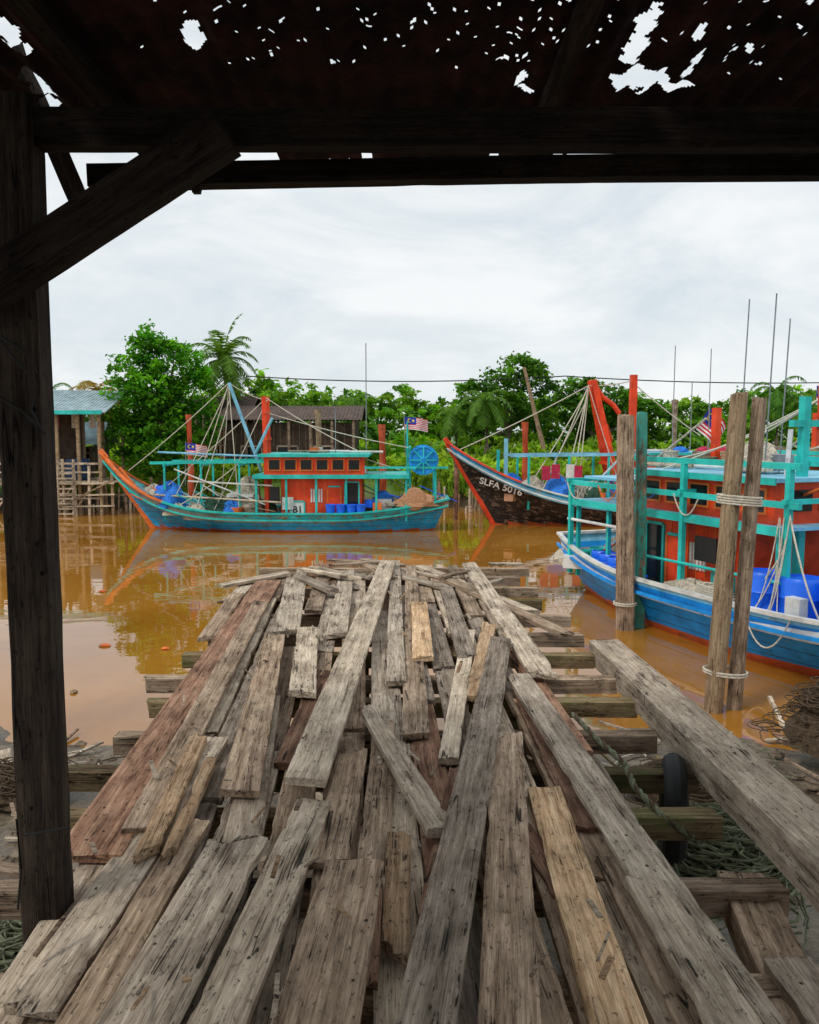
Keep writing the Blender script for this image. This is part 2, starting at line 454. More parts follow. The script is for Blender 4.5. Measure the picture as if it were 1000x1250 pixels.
beamp((-2.4,2.615,(zb+zt)/2),(2.6,2.61,(zb+zt)/2-.004),.065,zt-zb,W_BEAM,'header_beam')
p1=D(112,211,3.03); p2=D(1040,199,3.03)
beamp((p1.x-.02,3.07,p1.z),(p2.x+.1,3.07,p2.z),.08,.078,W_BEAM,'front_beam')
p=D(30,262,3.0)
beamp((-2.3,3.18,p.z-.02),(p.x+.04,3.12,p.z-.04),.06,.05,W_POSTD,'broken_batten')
a=D(700,189,3.15); b=D(905,186,3.15)
beamp((a.x,3.22,a.z-.012),(b.x,3.22,b.z-.006),.05,.02,W_MOSS,'lath')
mb=MB()
for (px,py,wd_,hh) in((240,236,.05,.05),(895,214,.03,.03)): q_=D(px,py,3.05); mb.bar(q_+Vector((0,0,hh)),q_,wd_,.03,W_BEAM,Vector((0,1,0)),wd_*.5)
mb.obj('pegs',sh)
a=D(-45,352,2.48); b=D(268,146,2.48)
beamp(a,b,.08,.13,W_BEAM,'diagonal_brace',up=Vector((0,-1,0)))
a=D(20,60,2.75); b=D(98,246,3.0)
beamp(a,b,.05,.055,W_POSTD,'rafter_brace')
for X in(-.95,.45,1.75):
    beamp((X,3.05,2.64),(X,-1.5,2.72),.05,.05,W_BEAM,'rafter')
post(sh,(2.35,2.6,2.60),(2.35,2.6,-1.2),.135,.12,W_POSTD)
xs=np.arange(-2.6,2.7,.0075); ys=np.concatenate([np.arange(-1.6,1.75,.08),np.arange(1.75,3.44,.0075)])
X,Y=np.meshgrid(xs,ys); Z=2.675+.03*(3.2-Y)+.009*np.sin(X*2*math.pi/.085)+.004*np.sin(Y*5+X*2)
cx=(X[:-1,:-1]+X[1:,1:])/2; cy=(Y[:-1,:-1]+Y[1:,1:])/2
keep=np.ones(cx.shape,bool)
def rag(cx,cy,s):
    return (np.sin(cx*95+s)*np.sin(cy*70+s*2)*.2+np.sin(cx*130+cy*90+s*3)*.16+np.sin(cx*37-cy*55+s)*.2)
def hole(px,py,rx,ry,s=0,z=2.69):
    g=G(px,py,z); d=((cx-g.x)/rx)**2+((cy-g.y)/ry)**2
    keep[d<(1+rag(cx,cy,s)*1.8)]=False
for h in [(237,45,.030,.06,1),(45,100,.035,.09,2),(60,122,.03,.05,22),(12,45,.025,.10,3),(800,18,.016,.04,4),(788,35,.026,.06,44),(776,62,.03,.09,5),(765,98,.045,.08,6),(795,97,.05,.07,7),(826,104,.05,.03,8),(846,82,.016,.09,9),(854,45,.009,.06,10),(636,98,.015,.05,11),(640,110,.025,.02,12),(618,75,.006,.015,13),(915,62,.008,.02,14),(330,70,.006,.015,15)]: hole(*h)
ed=3.40+.02*np.sin(cx*9)+.015*np.sin(cx*31+1)
for (px,rx) in((287,.11),(443,.02),(768,.22),(70,.22),(610,.02)):
    g=D(px,184,3.1); ed=np.where(np.abs(cx-g.x)<rx*(1+.2*np.sin(cx*80)),3.05,ed)
keep[(cy>ed)]=False
r2=np.random.default_rng(3)
for i in range(200):
    if i<80: x0=r2.normal(.35,.25); y0=r2.uniform(2.15,2.6)
    elif i<120: x0=r2.normal(-.4,.2); y0=r2.uniform(2.15,2.6)
    elif i<140: x0=r2.normal(.95,.15); y0=r2.uniform(2.15,2.6)
    else: x0=r2.uniform(-2.2,2.2); y0=r2.uniform(1.8,2.7)
    rr=r2.uniform(.003,.0055) if r2.random()<.94 else r2.uniform(.007,.011)
    keep[((cx-x0)/rr)**2+((cy-y0)/(rr*1.5))**2<1]=False
ny,nx=X.shape
idx=np.arange(nx*ny).reshape(ny,nx)
q=np.stack([idx[:-1,:-1],idx[:-1,1:],idx[1:,1:],idx[1:,:-1]],-1)[keep]
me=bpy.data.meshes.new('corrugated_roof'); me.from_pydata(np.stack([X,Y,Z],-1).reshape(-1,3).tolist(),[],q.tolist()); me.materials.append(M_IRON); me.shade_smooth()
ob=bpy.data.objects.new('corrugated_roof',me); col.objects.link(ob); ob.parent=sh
mb=MB()
for (pts) in ([(0,415),(20,440),(45,470),(38,500),(50,525)],[(-10,480),(25,500),(55,530)],[(20,1000),(26,1060),(22,1110)],[(30,1020),(85,1010)],[(0,410),(30,430),(45,455)]):
    mb.tube([D(x,y,2.50) for x,y in pts],.004,M_RUBBER,5)
mb.obj('wire',sh)

# ------------------------------------------------------------ ground and water
xs=np.unique(np.concatenate([np.linspace(-400,-30,30),np.linspace(-30,-8,60),np.linspace(-8,9,190),np.linspace(9,30,50),np.linspace(30,400,30)]))
ys=np.unique(np.concatenate([np.linspace(-40,0,25),np.linspace(0,10,120),np.linspace(10,30,30),np.linspace(30,50,70),np.linspace(50,600,40)]))
X,Y=np.meshgrid(xs,ys)
def nz(x,y,s):
    return (np.sin(x*1.3+s)*np.sin(y*1.1+s*2)+.6*np.sin(x*2.9+y*1.7+s)*np.sin(y*3.1-x*.9)+.4*np.sin(x*6.1-y*3.3+s)*np.sin(y*5.7+x*2)+.25*np.sin(x*12.7+y*9.1)*np.sin(y*13.9-x*7))
wl=8.75+.35*np.sin(X*.8)+.2*np.sin(X*2.3+1)
near=-1.8+(wl-Y)*.15; near=np.minimum(near,-1.05+.02*(wl-Y))
near=np.where(Y>wl,-1.8-(Y-wl)*.25,near)+nz(X,Y,0)*.045*np.where(np.abs(X)<15,1,.5)
far=-1.8+(Y-(35+.8*np.sin(X*.35)+.4*np.sin(X*1.1)))*.45
far=np.minimum(far,-.75+.02*np.minimum(Y-36,30))+nz(X*.8,Y*.8,3)*.10
Zg=np.where(Y<20,np.maximum(near,-3),np.maximum(far,-3))
ny,nx=X.shape; idx=np.arange(nx*ny).reshape(ny,nx)
q=np.stack([idx[:-1,:-1],idx[:-1,1:],idx[1:,1:],idx[1:,:-1]],-1).reshape(-1,4)
me=bpy.data.meshes.new('ground'); me.from_pydata(np.stack([X,Y,Zg],-1).reshape(-1,3).tolist(),[],q.tolist()); me.materials.append(M_MUD); me.shade_smooth()
col.objects.link(bpy.data.objects.new('ground',me))
mb=MB(); mb.add([(-400,0,WZ),(400,0,WZ),(400,60,WZ),(-400,60,WZ)],[(0,1,2,3)],M_WATER); mb.obj('river_water',smooth=False)

# ------------------------------------------------------------ boats
import bmesh
def hull(parent,L,B,fb,bowh,sternh,main,band,bottom,rail,bowrail,exp=5,inner=P_DECK,rake=1.9,k2=None,nband=2,zbot=.06,rail2=None,rw=.13):
    nt=56;nk=20;mb=MB()
    def sheer(t): return fb+(sternh-fb)*max(0,(.3-t)/.3)**1.6+(bowh-fb)*max(0,(t-.3)/.7)**exp
    def ws(t):
        if t<.35: a=t/.35; return B/2*(.55+.45*(a*(2-a)))
        if t<.6: return B/2
        return B/2*max(.03,(1-((t-.6)/.4)**2.1))
    rings=[];shp=[]
    for i in range(nt+1):
        t=i/nt; s=sheer(t); w=ws(t); p=.3+ (.9*max(0,(t-.5)/.5)) + .25*max(0,(.3-t)/.3)
        xs_=t*L; xk=.7+t*(L-.7-rake); r=[]
        for k in range(nk+1):
            kk=k/nk; r.append(Vector((xk+(xs_-xk)*kk,w*kk**p,-.6+(s+.6)*kk)))
        rings.append(r); shp.append((xs_,w,s))
    for sgn in(1,-1):
        vs=[(p.x,p.y*sgn,p.z) for r in rings for p in r]; K=nk+1
        for i in range(nt):
            for k in range(nk):
                f=(i*K+k,i*K+k+1,(i+1)*K+k+1,(i+1)*K+k)
                if sgn<0: f=f[::-1]
                zc=(rings[i][k].z+rings[i][k+1].z)/2
                mt=band if k>=nk-nband else (bottom if zc<zbot else main)
                if k2 and k==nk-nband-1: mt=k2
                mb.add([vs[a] for a in f],[(0,1,2,3)],mt)
        r=rings[0]
        for k in range(nk):
            a,b=r[k],r[k+1]; mb.add([(a.x,0,a.z),(a.x,a.y*sgn,a.z),(b.x,b.y*sgn,b.z),(b.x,0,b.z)],[(0,1,2,3) if sgn<0 else (3,2,1,0)],band if k>nk-3 else main)
        for i in range(nt):
            (x0,w0,s0),(x1,w1,s1)=shp[i],shp[i+1]
            a0,a1=max(.01,w0-.08),max(.01,w1-.08); d0,d1=s0-.28,s1-.28
            mb.add([(x0,sgn*a0,s0),(x1,sgn*a1,s1),(x1,sgn*a1,d1),(x0,sgn*a0,d0)],[(0,1,2,3) if sgn<0 else (3,2,1,0)],inner)
            mb.add([(x0,0,d0),(x1,0,d1),(x1,sgn*a1,d1),(x0,sgn*a0,d0)],[(0,1,2,3) if sgn>0 else (3,2,1,0)],P_DECK)
    ob=mb.obj('hull',parent,False)
    bm_=bmesh.new(); bm_.from_mesh(ob.data); bmesh.ops.remove_doubles(bm_,verts=bm_.verts,dist=.0005); bm_.to_mesh(ob.data); bm_.free()
    ob.data.shade_smooth(); ob.data.set_sharp_from_angle(angle=math.radians(40))
    mb=MB()
    for sgn in(1,-1):
        for i in range(nt):
            (x0,w0,s0),(x1,w1,s1)=shp[i],shp[i+1]
            mt=bowrail if i>nt*.8 else rail
            mb.bar((x0,sgn*(w0-.03),s0+.02),(x1+.004,sgn*(w1-.03),s1+.02),rw,.055,mt)
            mb.bar((x0,sgn*(w0*.995+.01),s0-.2),(x1+.004,sgn*(w1*.995+.01),s1-.2),.05,.05,rail2 or rail)
    mb.bar((L-rake-.1,0,-.5),(L+.02,0,bowh-.02),.12,.16,bowrail); mb.bar((L-.12,0,bowh-.12),(L+.1,0,bowh+.16),.12,.16,bowrail)
    mb.bar((0,-shp[0][1],shp[0][2]+.02),(0,shp[0][1],shp[0][2]+.02),.13,.055,rail)
    mb.obj('rails',parent)
    return sheer,ws
def window_row(mb,x0,x1,yside,z0,z1,n,sgn,frame,glass=M_GLASS,th=.02):
    st=(x1-x0)/n
    for i in range(n):
        c=x0+st*(i+.5); w=st*.68
        mb.box((c,yside+sgn*.008,(z0+z1)/2),(w,.016,z1-z0),glass)
        fw=.035
        for (cx_,cz_,dx,dz) in((c,z1+fw/2,w+2*fw,fw),(c,z0-fw/2,w+2*fw,fw),(c-w/2-fw/2,(z0+z1)/2,fw,z1-z0),(c+w/2+fw/2,(z0+z1)/2,fw,z1-z0)):
            mb.box((cx_,yside+sgn*.015,cz_),(dx,.03,dz),frame)
def text(parent,s,size,loc,rot,mat,name='lettering'):
    cu=bpy.data.curves.new(name,'FONT'); cu.body=s; cu.size=size; cu.extrude=.004; cu.offset=.006; cu.materials.append(mat); cu.align_x='CENTER'; cu.align_y='CENTER'
    o=bpy.data.objects.new(name,cu); col.objects.link(o); o.parent=parent; o.location=loc; o.rotation_euler=rot; return o
def cabin(parent,x0,x1,hw,zd,wall,trim,roof,aft=1.5,side=1,zr=1.85,nwin=6,label='B1'):
    mb=MB()
    lx0,lx1=x0+.1,x1-.55
    mb.box(((lx0+lx1)/2,0,(zd+zr)/2),(lx1-lx0,hw*2-.25,zr-zd),wall)
    yl=hw-.125
    for s in(1,-1):
        for (a,w,h,mt) in((.12,.42,1.15,M_GLASS),(.34,.4,1.0,wall),(.8,.42,.5,P_WHITE)):
            cx_=lx0+(lx1-lx0)*a
            mb.box((cx_,s*(yl+.012),zd+.12+h/2),(w,.024,h),mt)
            for dx in(-w/2-.025,w/2+.025): mb.box((cx_+dx,s*(yl+.02),zd+.12+h/2),(.05,.04,h+.05),trim if mt!=wall else P_ORNG)
            mb.box((cx_,s*(yl+.02),zd+.145+h+.01),(w,.04,.05),trim)
        # small red/white barred panel
        for k in range(5): mb.box((lx0+(lx1-lx0)*.56+(k-2)*.085,s*(yl+.014),zd+.85),(.05,.028,.45),P_WHITE)
        for k in range(12):
            xx=lx0+.08+k*(lx1-lx0-.16)/11
            mb.box((xx,s*(yl+.004),(zd+zr)/2),(.018,.012,zr-zd-.06),P_ORNG)
    mb.box(((x0-aft+x1+.35)/2,0,zr+.035),(x1+.35-x0+aft,hw*2+.35,.05),roof)
    for s in(1,-1):
        mb.box(((x0-aft+x1+.35)/2,s*(hw+.19),zr+.01),(x1+.35-x0+aft,.05,.13),trim)
        for xx in np.linspace(x0-aft+.1,x1+.25,6): mb.box((xx,s*(hw+.08),(zd+zr)/2),(.07,.07,zr-zd),trim)
    z0=zr+.06; z1=z0+.62
    mb.box(((x0+x1)/2,0,(z0+z1)/2),(x1-x0,hw*2-.1,z1-z0),wall)
    for s in(1,-1): window_row(mb,x0+.08,x1-.08,s*(hw-.05),z0+.17,z1-.12,nwin,s,P_ORNG)
    for e,xx in((1,x1),(-1,x0)):
        for yy in(-hw*.5,0,hw*.5):
            mb.box((xx+e*.01,yy,(z0+z1)/2+.04),(.02,hw*.36,.32),M_GLASS)
    mb.box(((x0+x1)/2,0,z1+.045),(x1-x0+.35,hw*2+.25,.06),roof)
    for s in(1,-1): mb.box(((x0+x1)/2,s*(hw+.13),z1+.03),(x1-x0+.35,.03,.10),trim)
    for i in range(5):
        xx=random.uniform(x0,x1); yy=random.uniform(-hw*.7,hw*.7); k=random.random()
        if k<.4: mb.tube([(xx-.7,yy,z1+.13),(xx+.7,yy+.1,z1+.14)],.04,random.choice([P_WHITE,P_LBLUE,W_LIGHT]))
        elif k<.7: mb.lump((xx,yy,z1+.07),(.6,.4,.2),random.choice([M_NETW,M_NETB,M_LAUN]))
        else: mb.box((xx,yy,z1+.17),(.3,.3,.2),random.choice([P_WHITE,P_ORNG]))
    mb.obj('cabin',parent)
    for s in(1,-1):
        o=text(parent,label,.32,(lx0+(lx1-lx0)*.8,s*(yl+.035),zd+.37),(math.pi/2,0,math.pi if s>0 else 0),M_BLACKP)
    return z1+.08
def barrel(mb,c,r,h,mat=M_BARREL):
    mb.lathe(c,[(r*.86,0),(r*.95,.02),(r,.06*h/.9),(r,.3*h),(r*1.05,.33*h),(r,.36*h),(r,.64*h),(r*1.05,.67*h),(r,.7*h),(r,.93*h),(r*.93,.98*h),(r*.9,h),(r*.86,h),(r*.86,h-.025)],mat,22)
def bucket(mb,c,r,h,mat=M_BARREL): mb.lathe(c,[(r*.78,0),(r,h),(r*1.06,h),(r*1.06,h-.03),(r*.9,h-.03),(r*.75,.03)],mat,14)
def flag(parent,loc,w,h,rz=0,tilt=0):
    e=MB(); n=16
    def pt(u,v): return Vector((u*w,.12*w*math.sin(u*7+v)*u,-v*h-u*u*.25*h))
    for r in range(14):
        for i in range(n):
            a,b=i/n,(i+1)/n; v0,v1=r/14,(r+1)/14
            mt=M_FBL if (b<=.52 and r<8) else (M_FRED if r%2==0 else M_FWH)
            e.add([pt(a,v0),pt(b,v0),pt(b,v1),pt(a,v1)],[(3,2,1,0)],mt)
    for sgn in(-1,1):
        k=[]
        for j in range(9):
            a=math.radians(60+j*30); k.append((math.cos(a),math.sin(a)))
        vs=[];
        for (c_,s_) in k: p=pt(.2+.085*c_,.28+.17*s_); vs.append(p+Vector((0,sgn*.006,0)))
        for (c_,s_) in k[::-1]: p=pt(.225+.062*c_,.28+.125*s_); vs.append(p+Vector((0,sgn*.006,0)))
        m_=len(k)
        e.add(vs,[(i,i+1,2*m_-2-i,2*m_-1-i) for i in range(m_-1)],M_FYE)
        sv=[]
        for j in range(14):
            a=math.pi*j/7; rr=1 if j%2==0 else .5; p=pt(.36+.07*rr*math.cos(a),.28+.14*rr*math.sin(a)); sv.append(p+Vector((0,sgn*.006,0)))
        e.add(sv,[tuple(range(14))],M_FYE)
    o=e.obj('flag',parent,True,80); o.location=loc; o.rotation_euler=(0,tilt,rz); return o
def netpile(parent,items):
    mb=MB()
    for c,d,m in items: mb.lump(c,d,m)
    mb.obj('nets_and_tarps',parent)
def clutter(parent,x0,x1,hw,zd,n,seed):
    r=random.Random(seed); mb=MB()
    for _ in range(n):
        x=r.uniform(x0,x1); y=r.uniform(-hw,hw); k=r.random(); mt=r.choice([P_WHITE,M_BARREL,P_ORNG,P_TURQ,M_RATTAN,W_BROWN,M_METAL,P_LBLUE,M_NETW,W_LIGHT,M_NETD])
        if k<.25: mb.box((x,y,zd+.13),(r.uniform(.25,.5),r.uniform(.2,.4),.26),mt,Matrix.Rotation(r.uniform(0,3),3,'Z'))
        elif k<.4: bucket(mb,(x,y,zd),.14,.28,mt)
        elif k<.7: mb.tube([(x-.6,y,zd+.1),(x+.7,y+r.uniform(-.4,.4),zd+r.uniform(.2,1.1))],.022,mt)
        elif k<.85:
            for q in range(4): mb.tube([(x+.18*math.cos(a)*(1+.1*q),y+.18*math.sin(a),zd+.04+q*.04) for a in np.linspace(0,6.3,14)],.02,r.choice([M_ROPE,M_ROPEG]),5)
        else: mb.lump((x,y,zd),(r.uniform(.4,.9),r.uniform(.3,.6),r.uniform(.25,.5)),r.choice([M_NETW,M_NETB,M_NETD]))
    mb.obj('deck_gear',parent)

# ---- boat 1 (blue)
L=11.9
b1=empty('fishing_boat',(1.3,28.4,WZ),math.pi)
sh1,ws1=hull(b1,L,3.0,.62,2.55,1.05,P_BLUE,P_TURQ_H,P_ANTI,P_TURQ,P_ORNG,nband=3)
def bx(px): return (545-px)/415*L
zd=.36
zt1=cabin(b1,bx(447),bx(330),1.05,zd,P_RED,P_TURQ,P_TURQ,aft=1.5)
mb=MB()
for y in(-.35,.35): mb.bar((bx(329),y,zd),(bx(327),y,4.55),.13,.13,P_RED)
mb.bar((bx(329),-.5,3.1),(bx(329),.5,3.1),.1,.1,P_RED); mb.bar((bx(329),-.5,4.0),(bx(329),.5,4.0),.08,.08,P_RED)
mb.tube([(bx(322),.2,2.0),(bx(285),.2,5.0)],.06,P_LBLUE,8)
mb.tube([(bx(318),.7,2.6),(bx(340),.9,3.8)],.05,P_LBLUE,8)
mb.bar((bx(335),.9,2.35),(bx(195),.8,2.3),.09,.09,P_TURQ); mb.bar((bx(335),-.9,2.35),(bx(205),-.8,2.3),.09,.09,P_TURQ)
for px in(300,255,212):
    for y in(.85,-.85): mb.bar((bx(px),y,.4),(bx(px),y,2.3),.06,.06,P_TURQ)
    mb.bar((bx(px),-.95,2.22),(bx(px),.95,2.22),.06,.06,P_TURQ)
mb.bar((bx(340),1.0,1.55),(bx(240),.9,1.7),.05,.05,P_WHITE); mb.tube([(bx(330),.5,2.5),(bx(200),.4,2.65)],.035,P_LBLUE)
mb.tube([(bx(350),1.2,1.0),(bx(190),.9,1.25)],.03,W_LIGHT); mb.tube([(bx(330),.9,.9),(bx(225),1.0,2.1)],.025,P_WHITE)
for a,b in(((bx(285),.2,5),(bx(160),0,2.0)),((bx(285),.2,5),(bx(240),.9,.8)),((bx(285),.2,5),(bx(330),0,4.4)),((bx(328),0,4.5),(bx(200),.8,1.2)),((bx(328),0,4.5),(bx(440),.9,2.7)),((bx(285),.2,5),(bx(265),-.8,.9)),((bx(328),0,4.0),(bx(500),.5,2.8)),((bx(285),.2,4.4),(bx(250),1.2,.7)),((bx(300),.8,2.3),(bx(225),1.1,.8)),((bx(285),.2,4.9),(bx(300),1,.7)),((bx(285),.2,4.9),(bx(220),1,.9)),((bx(328),0,4.4),(bx(270),1,.7))):
    mb.rope(a,b,.016,M_ROPE,.08)
for y in(-.8,.8): mb.bar((bx(500),y,.6),(bx(500),y,2.85),.08,.08,P_TURQ); mb.bar((bx(530),y,.8),(bx(530),y,2.2),.08,.08,P_TURQ)
mb.bar((bx(545),.95,2.15),(bx(440),.95,2.15),.07,.07,P_TURQ); mb.bar((bx(500),-.95,2.8),(bx(500),.95,2.8),.08,.08,P_TURQ)
mb.tube([(bx(497),0,1.5),(bx(497),0,3.7)],.03,P_TURQ,6)
mb.lathe((bx(516),.55,2.4),[(.08,-.5),(.5,-.5),(.5,-.46),(.15,-.44),(.15,.36),(.5,.38),(.5,.42),(.42,.43),(.4,.40),(.14,.40),(.12,.46),(.05,.47)],P_BLUE3,28,'Y')
for k in range(8):
    a=k*math.pi/4; mb.bar((bx(516),1.0,2.4),(bx(516)+.45*math.cos(a),1.0,2.4+.45*math.sin(a)),.04,.03,P_TURQ,Vector((0,1,0)))
mb.tube([(bx(447),-.4,2.6),(bx(447),-.4,6.4)],.018,M_METAL,5)
mb.tube([(bx(410),-.2,2.6),(bx(410),-.2,4.2)],.018,M_METAL,5)
mb.obj('masts_and_rigging',b1)
mb=MB()
mb.lathe((bx(505),1.1,1.1),[(.1,-.1),(.36,-.06),(.4,0),(.36,.06),(.1,.1)],M_RATTAN,24,'Y')
mb.lump((bx(508),.9,.85),(1.4,.6,.45),M_RATTAN)
for px in(408,420,432,443): bucket(mb,(bx(px),1.25,zd+.22),.17,.36)
for px in(205,215): barrel(mb,(bx(px),.3,.7),.27,.8)
mb.tube([(bx(180),.1,1.0),(bx(150),.1,2.1)],.07,P_ORNG,8)
mb.box((bx(342),1.0,1.25),(.3,.2,.5),M_BLACKP); mb.box((bx(300),.4,1.2),(.9,.9,.1),P_WHITE)
mb.box((bx(357),.98,.95),(.38,.03,.42),P_WHITE)
mb.box((bx(470),.5,.8),(.5,.6,.55),P_WHITE); mb.box((bx(462),1.0,.75),(.3,.3,.45),P_ORNG)
mb.obj('drums_and_gear',b1)
netpile(b1,[((bx(215),.5,.8),(1.0,1.2,.8),M_NETB),((bx(305),.2,.4),(1.1,1.3,1.3),M_NETW),((bx(270),.6,.4),(1.2,1,.7),M_NETD),((bx(190),0,1.0),(.8,.8,.5),M_NETW),((bx(290),.8,.4),(.8,.7,.6),M_NETB),((bx(250),.9,.4),(.9,.6,.5),M_NETW)])
clutter(b1,bx(330),bx(190),1.0,.55,60,1); clutter(b1,bx(540),bx(450),.9,.8,28,2); clutter(b1,bx(500),bx(330),.9,1.95,8,22)
mb=MB(); mb.tube([(bx(228),0,1.5),(bx(230),0,3.0)],.015,M_METAL,5); mb.tube([(bx(495),0,2.5),(bx(493),0,3.9)],.015,M_METAL,5); mb.obj('flag_poles',b1)
f=flag(b1,(bx(229),0,2.95),.75,.4,math.pi); f=flag(b1,(bx(494),0,3.85),.8,.42,math.pi)

# ---- boat 2 (black hull)
L2_=12.4
hd=math.radians(180+7)
bow=Vector((1.35,29.3)); 
dirv=Vector((math.cos(hd),math.sin(hd))); st_=bow-dirv*L2_
b2=empty('fishing_boat',(st_.x,st_.y,WZ),hd)
sh2,ws2=hull(b2,L2_,3.2,.75,2.95,1.1,P_BLACK,P_BLUE,P_ANTI,P_WHITE,P_RED,exp=3.0,inner=P_LBLUE,nband=2)
def cx2(px): return (970-px)/425*L2_
zt2=cabin(b2,cx2(905),cx2(790),1.15,.5,P_RED,P_TURQ,P_LBLUE,aft=1.4,label='B1')
mb=MB()
for y in(-.5,.5): mb.bar((cx2(762),y,.8),(cx2(727),y*.3,5.2),.2,.2,P_RED)
mb.bar((cx2(757),-.3,3.0),(cx2(742),.3,3.6),.1,.1,P_RED)
mb.tube([(cx2(727),.1,5.1),(cx2(738),.15,4.6),(cx2(752),.2,4.3),(cx2(760),.2,4.0)],.09,P_RED,8)
mb.bar((cx2(780),0,.5),(cx2(780),0,5.4),.22,.22,P_RED); mb.bar((cx2(745),-.5,2.2),(cx2(745),.5,2.2),.1,.1,P_RED)
mb.bar((cx2(615),.4,1.2),(cx2(615),.4,3.1),.12,.12,P_LBLUE); mb.bar((cx2(607),.2,1.2),(cx2(607),.2,2.7),.1,.1,P_TURQ); mb.bar((cx2(780),.9,2.55),(cx2(620),.5,2.5),.11,.11,P_LBLUE)
mb.bar((cx2(780),-.9,2.55),(cx2(620),-.5,2.5),.09,.09,P_LBLUE)
for px in(740,690,640):
    for y in(.8,-.8): mb.bar((cx2(px),y,.6),(cx2(px),y,2.5),.07,.07,P_TURQ)
for a,b in(((cx2(722),0,5.0),(cx2(655),.9,1.2)),((cx2(722),0,5.0),(cx2(690),1,1.0)),((cx2(722),0,5.0),(cx2(560),0,2.7)),((cx2(722),0,5.0),(cx2(760),.8,1)),((cx2(722),0,5.0),(cx2(780),0,5.2)),((cx2(780),0,5.1),(cx2(860),.6,3.2)),((cx2(722),0,4.6),(cx2(672),-.9,1.3)),((cx2(722),0,4.9),(cx2(640),.8,1.4)),((cx2(722),0,4.9),(cx2(700),.9,1.0)),((cx2(722),0,4.9),(cx2(680),.9,1.0))):
    mb.rope(a,b,.02,M_ROPE,.06)
for (px,h) in((838,6.5),(862,5.2),(886,6.4)): mb.tube([(cx2(px),-.3,2.5),(cx2(px),-.3,h)],.018,M_METAL,5)
mb.obj('masts_and_rigging',b2)
netpile(b2,[((cx2(680),.5,.8),(1.3,1.2,.9),M_NETB),((cx2(650),.3,1.0),(1.1,1,.7),M_NETW),((cx2(720),.3,.7),(1.2,1.2,.9),M_NETW),((cx2(625),.1,1.2),(.9,.9,.6),M_NETB)])
clutter(b2,cx2(780),cx2(610),1.0,.9,50,5)
mb=MB()
for (px,z) in((660,1.9),(672,1.95),(690,1.95),(700,1.9)): mb.box((cx2(px),.95,z),(.3,.03,.5),random.choice([M_LAUN,M_FBL,M_NETB,P_WHITE]))
mb.obj('laundry',b2)
tt=.885
text(b2,'SLFA 5016',.36,(L2_*tt-.35,ws2(tt)*.93+.03,sh2(tt)-.62),(math.radians(90+24),math.radians(16),math.pi-math.radians(21)),M_WHITEP,'hull_number')

